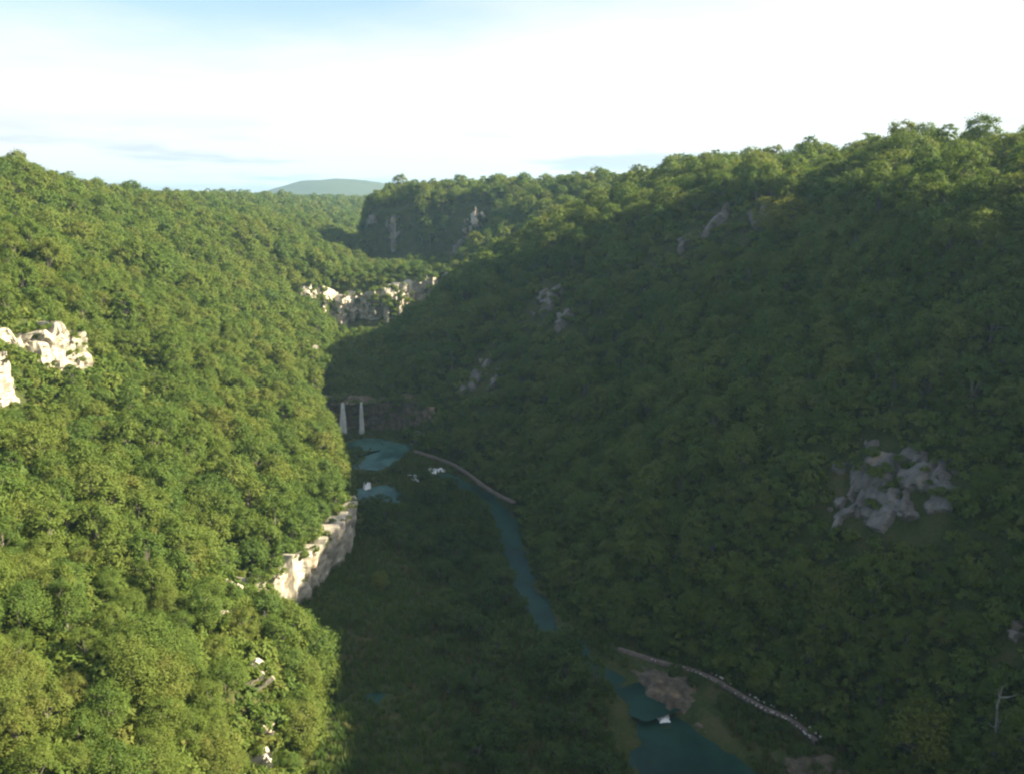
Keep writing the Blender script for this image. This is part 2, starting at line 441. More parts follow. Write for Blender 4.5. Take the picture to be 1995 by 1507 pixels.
# ------------------------------------------------------------------ water
def ribbon(name, W, mat, widen=1.25, n=6, label='', cat=''):
    """flat water sheet along a centre line, a little wider than the bed so its edge lies under the bank"""
    P = []
    for a, b in zip(W[:-1], W[1:]):
        for k in range(n):
            t = k / n; P.append([a[q] * (1 - t) + b[q] * t for q in range(4)])
    P.append(list(W[-1]))
    P = np.array(P)
    T = np.gradient(P[:, :2], axis=0); T /= np.linalg.norm(T, axis=1)[:, None] + 1e-9
    P = np.vstack([[*(P[0, :2] - T[0] * P[0, 2] * .8), P[0, 2] * .7, P[0, 3]], P, [*(P[-1, :2] + T[-1] * P[-1, 2] * .8), P[-1, 2] * .7, P[-1, 3]]])
    T = np.vstack([T[:1], T, T[-1:]])
    Nn = np.stack([-T[:, 1], T[:, 0]], 1)
    V, Fc, m = [], [], 7
    for p, nn in zip(P, Nn):
        for j in range(m):
            s = (j / (m - 1) * 2 - 1) * (p[2] * widen + .6)
            V.append((p[0] + nn[0] * s, p[1] + nn[1] * s, p[3]))
    for i in range(len(P) - 1):
        for j in range(m - 1):
            q = i * m + j; Fc.append((q, q + 1, q + m + 1, q + m))
    return tag(mesh_obj(name, V, Fc, mat, smooth=True), label, cat, 'structure')
ribbon('pool', POOL_UP, M_POOL, label='teal pool below the tall waterfalls', cat='pool')
ribbon('pool', POOL_MID, M_POOL, label='small pale blue pool below the low rapids, beside the sunlit cliff', cat='pool')
ribbon('river', CHANNEL, M_WATER, label='dark teal river channel winding along the foot of the right slope', cat='river')
ribbon('pool', POOL_LOW, M_WATER, label='dark turquoise pool at the bottom edge below the brown bank', cat='pool')
ribbon('pond', POND, M_WATER, label='tiny bluish pond in the shaded meadow', cat='pond')

# ------------------------------------------------------------------ cliffs: thick fluted rock curtains standing against the slope
def curtain(name, base, mat, label, depth=2.5, back=4.0, du=.5, dv=.5, seed=0, rough=1.0, lean=.06, cat='cliff', parent=None, ledge=2.2, cut=.35, clear=2.2):
    """base: list of (x, y, z_bottom, z_top) from left to right as seen from the valley; the face looks to the valley side"""
    B = np.array(base, float)
    seg = np.concatenate([[0], np.cumsum(np.hypot(np.diff(B[:, 0]), np.diff(B[:, 1])))])
    nu = max(6, int(seg[-1] / du)); u = np.linspace(0, seg[-1], nu)
    bx, by, zb, zt = (np.interp(u, seg, B[:, k]) for k in range(4))
    for _ in range(3):
        for q in (bx, by): q[1:-1] = .5 * q[1:-1] + .25 * (q[:-2] + q[2:])
    tx, ty = np.gradient(bx), np.gradient(by); L = np.hypot(tx, ty) + 1e-9
    nx, ny = ty / L, -tx / L                                        # to the viewer's side when base runs left to right
    nv = max(6, int((zt - zb).max() / dv))
    v = np.linspace(0, 1, nv)
    # a ragged top
    zt = zt + rough * (.9 * vnoise(u / 3.1, u * 0, seed=seed + 1) + .8 * vnoise(u / 1.1, u * 0, seed=seed + 2))
    edge = np.clip(np.minimum(u, seg[-1] - u) / 3.0, 0, 1)
    zt = zb + (zt - zb) * (.45 + .55 * np.sqrt(edge))
    U, Vv = np.meshgrid(u, v, indexing='ij')
    Z = zb[:, None] + (zt - zb)[:, None] * Vv
    flute = vnoise(U / 2.6, Z / 14, seed=seed + 3)
    fl2 = 1 - np.abs(vnoise(U / 1.2, Z / 6, seed=seed + 4)) * 2
    led = vnoise(U / 7, Z / ledge, seed=seed + 5)
    blk = vnoise(np.floor(U / 1.3 + .4 * vnoise(U / 3, Z / 3, seed=seed + 8)), np.floor(Z / 1.7 + .5 * vnoise(U / 4, Z / 4, seed=seed + 9)), seed=seed + 6)
    fine = fbm(U / .8, Z / .9, octaves=2, seed=seed + 7)
    crack = np.clip(1 - 6 * np.abs(vnoise(U / 1.7 + .3 * vnoise(U, Z / 3, seed=seed + 12), Z / 7, seed=seed + 11)), 0, 1) + .7 * np.clip(1 - 7 * np.abs(vnoise(U / 4, Z / 1.6, seed=seed + 13)), 0, 1) * .6
    off = depth * (.55 * flute + .22 * fl2 + .13 * led + cut * blk) * .55 * rough + .26 * fine * rough - .85 * crack
    off = off + depth * .35 - (Z - zb[:, None]) * lean
    off = off * (.35 + .65 * edge[:, None]) - (1 - edge[:, None]) * 1.2
    X = bx[:, None] + nx[:, None] * off; Y = by[:, None] + ny[:, None] * off
    V = [np.stack([X, Y, Z], -1).reshape(-1, 3)]
    f = []
    ii = np.arange(nu * nv).reshape(nu, nv)
    f += np.stack([ii[:-1, :-1], ii[1:, :-1], ii[1:, 1:], ii[:-1, 1:]], -1).reshape(-1, 4).tolist()
    # back face and lid so that it is a solid block
    k = nu * nv
    bt = np.stack([bx - nx * back, by - ny * back, zt - .6], -1); bb = np.stack([bx - nx * back, by - ny * back, zb], -1)
    V += [bt, bb]
    for i in range(nu - 1):
        f.append((int(ii[i, -1]), int(ii[i + 1, -1]), k + i + 1, k + i))
        f.append((k + i, k + i + 1, k + nu + i + 1, k + nu + i))
        f.append((int(ii[i + 1, 0]), int(ii[i, 0]), k + nu + i, k + nu + i + 1))
    f.append([int(q) for q in ii[0]] + [k, k + nu]); f.append([k + nu + nu - 1, k + nu - 1] + [int(q) for q in ii[-1][::-1]])
    o = mesh_obj(name, np.vstack(V), f, mat, parent=parent)
    if parent is None: tag(o, label, cat, 'structure')
    cliff_pts.append(np.stack([bx, by, (zb + zt) / 2, (zt - zb) / 2, 0 * bx + clear], -1)); cliff_nrm.append(np.stack([nx, ny], -1))
    return o
cliff_pts, cliff_nrm = [], []

def rock_patch(u0, v0, w, h, mat, label, seed, out=1.7, ragged=.9, step=.34, relief=.9, clear=2.2):
    """bare rock breaking through the slope: a ragged patch w metres wide and h up the slope, centred where the sight line through
    (u0, v0) meets the ground; it stands out where rock shows and dives under the undergrowth elsewhere"""
    p, n = spot(u0, v0)
    t = Vector((-n.y, n.x, 0)).normalized()
    up = n.cross(t); up = up if up.z > 0 else -up
    step = max(step, w / 80, h / 80)
    na, nb = max(6, int(w * 1.5 / step)), max(6, int(h * 1.5 / step))
    A, B = np.meshgrid(np.linspace(-.75, .75, na) * w, np.linspace(-.75, .75, nb) * h, indexing='ij')
    mask = 1 - np.sqrt((A / w * 2) ** 2 + (B / h * 2) ** 2) + ragged * fbm(A / (w * .28), B / (h * .33), octaves=4, seed=seed)
    mask = mask + .35 * fbm(A / 1.1, B / 1.6, octaves=2, seed=seed + 9)
    show = np.clip(mask * 3.2, -1.6, .45) / .45 * np.where(mask > 0, 1, .45)
    blk = vnoise(np.floor(A / .9 + .8 * vnoise(A / 2, B / 5, seed=seed + 1)), np.floor(B / 3.0 + .6 * vnoise(A / 2, B / 4, seed=seed + 2)), seed=seed + 3)
    crack = np.clip(1 - 5 * np.abs(vnoise(A / 1.6, B / 5.5, seed=seed + 5)), 0, 1)
    rel = relief * (.45 * fbm(A / 2.2, B / 4.0, octaves=4, seed=seed + 4) + .5 * blk - .7 * crack)
    off = show * out + rel * np.clip(show, 0, 1)
    V = []
    for i in range(na):
        for j in range(nb):
            q = p + t * A[i, j] + up * B[i, j]
            loc, nn, k, d = BVH.find_nearest(q)
            nn = nn if nn.z > 0 else -nn
            nn = (nn * .6 + n * .4).normalized()
            V.append(loc + nn * float(off[i, j]))
            if show[i, j] > .2 and i % 3 == 0 and j % 3 == 0:
                cliff_pts.append(np.array([[*loc, 1.0, clear]])); cliff_nrm.append(np.array([[n.x, n.y]]))
    ii = np.arange(na * nb).reshape(na, nb)
    Fc = np.stack([ii[:-1, :-1], ii[1:, :-1], ii[1:, 1:], ii[:-1, 1:]], -1).reshape(-1, 4)
    return tag(mesh_obj('cliff', V, Fc, mat), label, 'cliff', 'structure')

# big sunlit cliffs on the left slope
curtain('cliff', [(-94, 138, 26, 39), (-88, 144.5, 27, 40.5), (-84, 149, 27.5, 39.5), (-80.5, 154, 28, 39.5), (-79, 157.5, 29, 38.8), (-78.5, 163, 31, 38)], M_ROCK,
        'large pale limestone cliff at the left edge, in full sun with ledges of bushes', depth=3.4, back=8, seed=10, cut=.12, rough=1.3, clear=5.0, du=.36, dv=.36)
curtain('cliff', [(-90, 122, 18, 37), (-83.5, 126, 20, 39), (-80.2, 131, 22, 40), (-79.0, 135, 24, 39), (-80, 140, 27, 38)], M_ROCK,
        'narrow pale rock rib running down the left edge below the big cliff', depth=2.2, back=7, seed=20, clear=6, rough=1.2, du=.36, dv=.36)
curtain('cliff', [(-40, 111, 3, 8), (-37.2, 116, 1.2, 9.2), (-33.5, 125, 1, 9.5), (-31.4, 133, 1, 9.2), (-30.0, 142, 1, 8.8), (-29.2, 150, 1, 8.5), (-31.5, 158, 1, 8.5)], M_ROCK,
        'cream cliff above the shaded meadow, its far end curving into grey shade', depth=2.4, back=5, seed=30, lean=-.10, cut=.12)
for k, (u, v, w, h, sd) in enumerate([(488, 1330, 1.7, 1.7, 41), (500, 1425, 1.2, 1.5, 42), (492, 1490, 1.1, 1.3, 43)]):
    rock_patch(u, v, w, h, M_ROCK, ['cream rock showing between low trees on the near left slope', 'small pale rock showing low on the near left slope', 'lowest pale rock on the near left slope by the bottom edge'][k], sd, out=2.1, step=.1, clear=1.1, ragged=1.7, relief=.6)
rock_patch(408, 1205, 1.8, 2.4, M_ROCK, 'small pale rock among trees left of the cream cliff', 44, out=2.0, step=.14, clear=1.1, ragged=1.7, relief=.6)
rock_patch(436, 1168, 1.5, 2.0, M_ROCK, 'little pale rock just above and left of the cream cliff end', 45, out=2.2, step=.12, clear=1.1, ragged=1.6, relief=.45)
rock_patch(556, 442, 8, 7, M_ROCK, 'bare tan rock high on the far left slope', 46, out=6)
rock_patch(606, 690, 1.8, 2.4, M_ROCK, 'tan rock showing on the sunlit rim left of the gorge', 47, out=2.2, step=.15, clear=1.4)
# far cliff wall across the valley
far_wall = [(-79, 322, 18, 29), (-74, 326, 15, 31), (-70.5, 330, 14, 30), (-67, 329, 13, 25), (-63, 331, 14, 27), (-58, 334, 14, 28), (-53, 333, 14, 27.5), (-49, 331, 14, 28.5),
            (-45, 331, 15, 29.5), (-41, 333, 16, 30), (-37, 336, 19, 31), (-32, 339, 24, 32), (-27, 342, 27, 33), (-22, 345, 30, 34)]
curtain('cliff', far_wall, M_ROCK, 'wall of pale rock and bushes closing the valley, its top in sun', depth=5.0, back=9, seed=50, rough=1.3, du=.6, dv=.6, cut=.25)
for k, (x, y, z0, z1, w) in enumerate([(-69, 322, 14, 27, 4.5), (-46, 324, 14, 26, 4.4), (-41.5, 325, 15, 27.5, 4.6), (-51, 328, 20, 31, 2.6), (-30, 334, 25, 34.5, 2.2), (-24, 337, 28, 35.5, 1.8), (-37.4, 327, 19, 26.5, 2.6)]):
    curtain('rock_pillar', [(x - w / 2, y + 1.5, z0, z1 - 3), (x - w / 5, y, z0, z1), (x + w / 4, y + .2, z0, z1 - .6), (x + w / 2, y + 2.2, z0, z1 - 4)], M_ROCK,
            ['broad grey and cream pillar at the left of the far rock wall', 'pale rounded pillar in the middle of the far rock wall', 'tallest cream pillar in the middle of the far rock wall', 'slim pale rock high on the far rock wall below the bushes',
             'slim bright rock spire near the right end of the far rock wall', 'last thin bright spire at the right end of the far rock wall', 'short pale pillar beside the tallest one on the far rock wall'][k],
            depth=1.8, back=3, du=.4, dv=.5, seed=60 + k, lean=.05, cat='rock', cut=.15)
# the step the waterfalls drop over, and the dark bank to their right
curtain('cliff', [(-52, 222, 0, 12.5), (-47, 223.5, 0, 11.5), (-42, 223.8, 0, 11), (-37, 223.5, 0, 11), (-33, 223, 0, 11.5), (-28, 221, 1, 12), (-23, 217, 1, 11), (-18, 212, 1.5, 9)], M_TUFA,
        'dark mossy rock step that the tall waterfalls drop over', depth=1.8, back=5, seed=80)
# rocks on the shaded right slope
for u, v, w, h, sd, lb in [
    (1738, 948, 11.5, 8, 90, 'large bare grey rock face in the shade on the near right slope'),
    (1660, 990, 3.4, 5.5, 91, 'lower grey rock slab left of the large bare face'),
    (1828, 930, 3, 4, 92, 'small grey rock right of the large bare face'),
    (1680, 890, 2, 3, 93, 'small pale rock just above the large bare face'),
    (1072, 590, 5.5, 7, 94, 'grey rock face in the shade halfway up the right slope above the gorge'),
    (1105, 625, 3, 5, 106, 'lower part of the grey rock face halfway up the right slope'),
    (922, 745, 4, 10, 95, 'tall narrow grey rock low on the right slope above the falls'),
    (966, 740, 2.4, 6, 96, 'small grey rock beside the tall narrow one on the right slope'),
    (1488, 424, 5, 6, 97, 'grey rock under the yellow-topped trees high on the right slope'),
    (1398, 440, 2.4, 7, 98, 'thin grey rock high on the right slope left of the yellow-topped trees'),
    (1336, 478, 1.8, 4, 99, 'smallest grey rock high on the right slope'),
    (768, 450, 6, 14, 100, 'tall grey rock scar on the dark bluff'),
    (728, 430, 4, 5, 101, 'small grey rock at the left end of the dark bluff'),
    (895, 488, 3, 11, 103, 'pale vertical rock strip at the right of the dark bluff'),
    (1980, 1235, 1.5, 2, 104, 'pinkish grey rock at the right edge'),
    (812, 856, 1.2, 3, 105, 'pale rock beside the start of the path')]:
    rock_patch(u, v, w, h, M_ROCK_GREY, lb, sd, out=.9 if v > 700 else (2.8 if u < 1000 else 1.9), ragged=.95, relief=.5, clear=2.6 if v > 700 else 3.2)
rock_patch(925, 432, 7, 9, M_ROCK, 'sunlit cream rock on the shoulder right of the dark bluff', 102, out=3.5, clear=3)

# ------------------------------------------------------------------ waterfalls and rapids
def waterfall(x0, x1, y, ztop, zbot, label, seed, spread=.8, n=34, name='waterfall', throw=1.2, top_share=.45, foam=1.0):
    r = random.Random(seed)
    V, Fc = [], []
    for k in range(n):
        t = (k + r.random()) / n
        xb = x0 + (x1 - x0) * t
        xt = (x0 + x1) / 2 + (xb - (x0 + x1) / 2) * top_share
        w = (x1 - x0) / n * r.uniform(.5, 2.2)
        dy = r.uniform(-.25, .25); zt = ztop - r.uniform(0, .5) * 1.0; start = 0 if r.random() < .55 else r.uniform(.1, .6)
        m = 9; q0 = len(V)
        for j in range(m):
            s = start + (1 - start) * j / (m - 1)
            fall = s ** 1.15
            xx = xt + (xb - xt) * fall ** .7 + .08 * r.uniform(-1, 1)
            yy = y - throw * math.sqrt(fall) + dy
            z = zt + (zbot - zt) * fall
            ww = w * (.5 + .5 * fall * spread + .25)
            V += [(xx - ww / 2, yy + .05, z), (xx + ww * r.uniform(-.1, .1), yy - .08, z), (xx + ww / 2, yy + .05, z)]
        for j in range(m - 1):
            a = q0 + 3 * j
            Fc += [(a, a + 1, a + 4, a + 3), (a + 1, a + 2, a + 5, a + 4)]
    o = mesh_obj(name, V, Fc, M_FOAM, smooth=True)
    tag(o, label, 'waterfall')
    V, Fc = [], []
    cx, cy = (x0 + x1) / 2, y - throw - .3
    m = 26
    for ring, (rr, hh) in enumerate([(0, .35), (.45, .32), (.8, .16), (1.0, -.04)]):
        for i in range(m):
            a = 2 * math.pi * i / m
            k = 1 + .28 * math.sin(3 * a + seed) + .16 * math.sin(7 * a + 2 * seed)
            V.append((cx + math.cos(a) * rr * k * (x1 - x0) * .85 * foam, cy + math.sin(a) * rr * k * (.9 + .2 * (x1 - x0)) * foam, zbot + hh * (.7 + .6 * r.random())))
    for ring in range(3):
        for i in range(m): Fc.append((ring * m + i, ring * m + (i + 1) % m, (ring + 1) * m + (i + 1) % m, (ring + 1) * m + i))
    mesh_obj('foam', V, Fc, M_FOAM, parent=o, smooth=True)
    return o
wf = at(703, 860, 222)
waterfall(-39.3, -37.9, 221.6, 11.2, 2.2, 'tall white waterfall dropping into the teal pool, the right one of two', 1, top_share=.3)
waterfall(-44.3, -42.3, 221.2, 11.0, 2.2, 'second white waterfall, the left one of two, half hidden behind the sunlit trees', 2, top_share=.35)
def rapid(u, v, w, z, h, label, seed, back=1.5):
    p = on_level(u, v, z)
    return waterfall(p.x - w / 2, p.x + w / 2, p.y + .6, z + h, z, label, seed, n=max(8, int(w * 8)), throw=back, top_share=.9, foam=.5)
rapid(850, 918, 4.2, 1.7, .8, 'narrow white rapid at the right of the pools', 3)
rapid(808, 932, 3.4, 1.5, .9, 'white rapid in the middle of the pools, the upper of two', 4)
rapid(812, 944, 3.4, 1.0, .6, 'white rapid in the middle of the pools, the lower of two', 5)
rapid(716, 948, 1.6, 1.2, 1.0, 'little cascade beside the tip of the sunlit trees', 7)
rapid(722, 980, 3.5, 1.0, .35, 'low white riffle in the small pale pool', 8)
rapid(1292, 1396, 1.5, -.3, .6, 'small cascade falling into the turquoise pool below the brown bank', 9, back=1.0)

# ------------------------------------------------------------------ path along the foot of the right slope
PATH_A = [(808, 877), (850, 889), (885, 903), (915, 922), (940, 942), (968, 960), (1005, 977)]
PATH_B = [(1205, 1260), (1240, 1271), (1290, 1287), (1345, 1300), (1390, 1318), (1430, 1342), (1480, 1372), (1530, 1392), (1575, 1422), (1592, 1442)]
def path_mesh(px_pts, z, w, label):
    P = np.array([on_level(u, v, z)[:] for u, v in px_pts])
    n = 6
    Q = np.concatenate([P[i] + (P[i + 1] - P[i]) * np.linspace(0, 1, n, endpoint=False)[:, None] for i in range(len(P) - 1)] + [P[-1:]])
    for _ in range(3): Q[1:-1] = .5 * Q[1:-1] + .25 * (Q[:-2] + Q[2:])
    T = np.gradient(Q[:, :2], axis=0); T /= np.linalg.norm(T, axis=1)[:, None]
    Nn = np.stack([-T[:, 1], T[:, 0]], 1)
    V, Fc = [], []
    for i, (q, nn) in enumerate(zip(Q, Nn)):
        ww = w * (1 + .18 * math.sin(i * 1.7) + .12 * math.sin(i * .6))
        for s, dz in ((-.6, -.5), (-.5, 0), (0, .05), (.5, 0), (.6, -.5)):
            V.append((q[0] + nn[0] * s * ww, q[1] + nn[1] * s * ww, q[2] + dz))
    for i in range(len(Q) - 1):
        for j in range(4): a = i * 5 + j; Fc.append((a, a + 1, a + 6, a + 5))
    o = mesh_obj('path', V, Fc, M_PATH, smooth=True)
    tag(o, label, 'path', 'structure')
    return o, Q, Nn
pathA, QA, NA = path_mesh(PATH_A, 2.9, .6, 'pale footpath curving round the pools at the foot of the right slope')
pathB, QB, NB = path_mesh(PATH_B, 1.7, .5, 'pale stone-edged footpath above the brown bank at the lower right')
def stone_mesh(seed, s=1.0):
    r = random.Random(seed)
    V = []; Fc = []
    rings = [(-.45, .6), (-.1, 1.0), (.3, .85), (.5, .35)]
    for z, rr in rings:
        for i in range(6):
            a = i * math.pi / 3 + r.uniform(-.25, .25); k = r.uniform(.75, 1.15) * rr
            V.append((math.cos(a) * k * s, math.sin(a) * k * .75 * s, (z + r.uniform(-.1, .1)) * s * .8))
    for j in range(3):
        for i in range(6): Fc.append((j * 6 + i, j * 6 + (i + 1) % 6, (j + 1) * 6 + (i + 1) % 6, (j + 1) * 6 + i))
    Fc.append(tuple(range(18, 24))); Fc.append(tuple(range(5, -1, -1)))
    me = bpy.data.meshes.new('edging_stone'); me.from_pydata(V, [], Fc); me.materials.append(M_STONE); me.update()
    return me
stones = [stone_mesh(k, .22) for k in range(5)]
rs = random.Random(5)
for i in range(4, len(QB) - 2):
    if 14 < i < 26 or i > 34 or rs.random() < .3:
        for side in ((-1,) if rs.random() < .6 else (-1, 1)):
            o = bpy.data.objects.new('edging_stone', rs.choice(stones)); C.objects.link(o); o.parent = pathB
            o.location = (QB[i, 0] + NB[i, 0] * side * .62 + rs.uniform(-.15, .15), QB[i, 1] + NB[i, 1] * side * .62 + rs.uniform(-.15, .15), QB[i, 2] + .1)
            o.rotation_euler = (0, 0, rs.uniform(0, 6)); k = rs.uniform(.5, 1.15); o.scale = (k, k, k)
# brown tufa bank between the path and the turquoise pool
def bank(px_poly, z, h, mat, label, seed):
    P = [on_level(u, v, z) for u, v in px_poly]
    c = sum(P, Vector()) / len(P)
    nr, V, Fc = 9, [], []
    m = 40
    per = []
    for i in range(m):
        t = i / m * len(P); a, b = P[int(t) % len(P)], P[(int(t) + 1) % len(P)]
        per.append(a.lerp(b, t - int(t)))
    for j in range(nr):
        r = j / (nr - 1)
        for i in range(m):
            q = c.lerp(per[i], r * (1 + .10 * math.sin(3 * i * .157 + seed) + .09 * math.sin(8 * i * .157 + 2 * seed) + .06 * math.sin(13 * i * .157)))
            V.append((q.x, q.y, z + h * (1 - r ** 2.2) + (.45 * fbm(np.array([q.x / 1.4]), np.array([q.y / 1.4]), seed=seed)[0]) * (1 - r ** 4) - .5 * (r > .95)))
    for j in range(nr - 1):
        for i in range(m): Fc.append((j * m + i, j * m + (i + 1) % m, (j + 1) * m + (i + 1) % m, (j + 1) * m + i))
    return tag(mesh_obj('bank', V, Fc, mat), label, 'bank', 'structure')
bank([(1222, 1285), (1270, 1300), (1330, 1312), (1385, 1345), (1400, 1382), (1330, 1380), (1290, 1376), (1250, 1352)], .6, .9, M_TUFA, 'brown earthy bank between the stone-edged path and the turquoise pool', 71)
bank([(1350, 1402), (1410, 1402), (1450, 1425), (1420, 1440), (1370, 1425)], .1, .5, M_TUFA, 'low brown bank along the right side of the turquoise pool', 72)
bank([(1540, 1455), (1620, 1470), (1680, 1520), (1600, 1540), (1530, 1490)], 1.2, .5, M_TUFA, 'bare brown ground below the end of the stone-edged path', 73)
bank([(640, 772), (690, 769), (735, 772), (745, 781), (700, 784), (650, 784)], 10.7, .25, M_TUFA, 'tan grassy lip above the tall waterfalls', 74)

# ------------------------------------------------------------------ trees
def leaf_card(c, n, s, r, V, Fc):
    """one bent leaf spray of about s metres at c, facing n"""
    n = n / (np.linalg.norm(n) + 1e-9)
    t = np.cross(n, [r.uniform(-1, 1), r.uniform(-1, 1), r.uniform(-1, 1)]); t /= np.linalg.norm(t) + 1e-9
    b = np.cross(n, t)
    l, w = s * r.uniform(.75, 1.3), s * r.uniform(.35, .62)
    k = len(V)
    V += [c - t * l * .5, c + b * w * .5 + t * l * .05 - n * s * .12, c + t * l * .5 - n * s * .18, c - b * w * .5 - t * l * .02 - n * s * .12]
    Fc += [(k, k + 1, k + 2), (k, k + 2, k + 3)]
def make_crown(seed, R, H, z0, n_leaf, leaf, clumps=15, cone=False, mat=None):
    """leaf sprays on overlapping clumps spread through a crown R wide and H tall, its bottom at z0"""
    r = random.Random(seed)
    V, Fc, tint = [], [], []
    cl = []
    for k in range(clumps):
        for _ in range(30):
            a = r.uniform(0, 6.283); hz = r.random() ** .8
            env = math.sqrt(max(0.04, 1 - (hz * 1.05 - .32) ** 2 / .62)) if not cone else (1.02 - hz)
            rr = R * env * math.sqrt(r.uniform(.15, 1.0)) * .92
            c = np.array([math.cos(a) * rr, math.sin(a) * rr, z0 + H * (.08 + .82 * hz)])
            if all(np.linalg.norm(c - q[0]) > R * .22 for q in cl): break
        cl.append((c, R * r.uniform(.17, .34), r.random()))
    mid = np.array([0, 0, z0 + H * .35])
    for i in range(n_leaf):
        c, cr, ct = cl[r.randrange(len(cl))]
        d = np.array([r.gauss(0, 1), r.gauss(0, 1), r.gauss(.35, 1)]); d /= np.linalg.norm(d)
        o = c - mid; o = o / (np.linalg.norm(o) + 1e-6)
        if d.dot(o) < -.25: d = d - 2 * d.dot(o) * o * .8
        p = c + d * cr * np.array([1, 1, .78]) * (r.uniform(.3, 1.15) if r.random() < .8 else r.uniform(1.0, 1.7))
        nrm = d * .55 + o * .5 + np.array([r.gauss(0, .42), r.gauss(0, .42), r.gauss(.25, .42)])
        leaf_card(p, nrm, leaf, r, V, Fc)
        q = min(1, max(0, ct * .6 + r.random() * .4)); tint += [q, q]
    me = bpy.data.meshes.new('crown')
    me.from_pydata([tuple(v) for v in V], [], Fc)
    me.materials.append(mat or M_LEAF)
    at_ = me.attributes.new('tint', 'FLOAT', 'FACE'); at_.data.foreach_set('value', np.array(tint, np.float32))
    me.update()
    return me, cl
def tube(pts, radii, V, Fc, n=6):
    k0 = len(V)
    for i, (p, rr) in enumerate(zip(pts, radii)):
        p = np.array(p); d = np.array(pts[min(i + 1, len(pts) - 1)]) - np.array(pts[max(i - 1, 0)]); d = d / (np.linalg.norm(d) + 1e-9)
        a = np.cross(d, [0.3, 1, 0.1]); a /= np.linalg.norm(a); b = np.cross(d, a)
        for j in range(n):
            t = 2 * math.pi * j / n; V.append(p + (a * math.cos(t) + b * math.sin(t)) * rr)
    for i in range(len(pts) - 1):
        for j in range(n): Fc.append((k0 + i * n + j, k0 + i * n + (j + 1) % n, k0 + (i + 1) * n + (j + 1) % n, k0 + (i + 1) * n + j))
def make_trunk(seed, cl, H, z0, r0):
    r = random.Random(seed); V, Fc = [], []
    top = z0 + H * .7
    pts = [(0, 0, -1.2), (.05, .03, z0 * .5), (r.uniform(-.2, .2), r.uniform(-.2, .2), z0 + H * .2), (r.uniform(-.3, .3), r.uniform(-.3, .3), top)]
    tube(pts, [r0 * 1.35, r0, r0 * .75, r0 * .2], V, Fc, 7)
    for c, cr, _ in cl[:7]:
        s = np.array([0, 0, z0 * .8 + H * r.uniform(0, .3)])
        m = (s + c) / 2 + np.array([0, 0, .25])
        tube([s, m, c], [r0 * .45, r0 * .3, r0 * .08], V, Fc, 5)
    me = bpy.data.meshes.new('trunk'); me.from_pydata([tuple(v) for v in V], [], Fc); me.materials.append(M_BARK); me.update()
    return me
# prototypes: (crown, trunk) meshes for kinds x level of detail; unit size about 3.2 m crown radius
KINDS = [dict(R=3.2, H=6.4, z0=.5, clumps=46), dict(R=2.6, H=7.4, z0=.5, clumps=44), dict(R=3.8, H=5.8, z0=.4, clumps=56), dict(R=2.9, H=5.2, z0=.4, clumps=38), dict(R=3.4, H=7.0, z0=.5, clumps=40), dict(R=3.0, H=6.0, z0=.4, clumps=30)]
LOD = [(9500, .25), (3600, .40), (1400, .62), (480, 1.0)]
PROTO = {}
for k, kd in enumerate(KINDS):
    for l, (n, s) in enumerate(LOD):
        cr, cl = make_crown(100 + k, kd['R'], kd['H'], kd['z0'], n, s, kd['clumps'])
        PROTO[k, l] = (cr, make_trunk(200 + k, cl, kd['H'], kd['z0'], .22))
def joined(cr, tr, name):
    """crown and trunk as one mesh, for the mass of trees"""
    a = np.empty(len(cr.vertices) * 3, np.float32); cr.vertices.foreach_get('co', a)
    b = np.empty(len(tr.vertices) * 3, np.float32); tr.vertices.foreach_get('co', b)
    V = np.concatenate([a, b]).reshape(-1, 3)
    nf = len(cr.polygons)
    Fc = [tuple(p.vertices) for p in cr.polygons] + [tuple(v + len(cr.vertices) for v in p.vertices) for p in tr.polygons]
    me = bpy.data.meshes.new(name); me.from_pydata([tuple(map(float, v)) for v in V], [], Fc)
    me.materials.append(cr.materials[0]); me.materials.append(tr.materials[0])
    mi = np.zeros(len(Fc), np.int32); mi[nf:] = 1; me.polygons.foreach_set('material_index', mi)
    t = np.zeros(len(Fc), np.float32); q = np.empty(nf, np.float32); cr.attributes['tint'].data.foreach_get('value', q); t[:nf] = q
    at_ = me.attributes.new('tint', 'FLOAT', 'FACE'); at_.data.foreach_set('value', t)
    me.update()
    return me

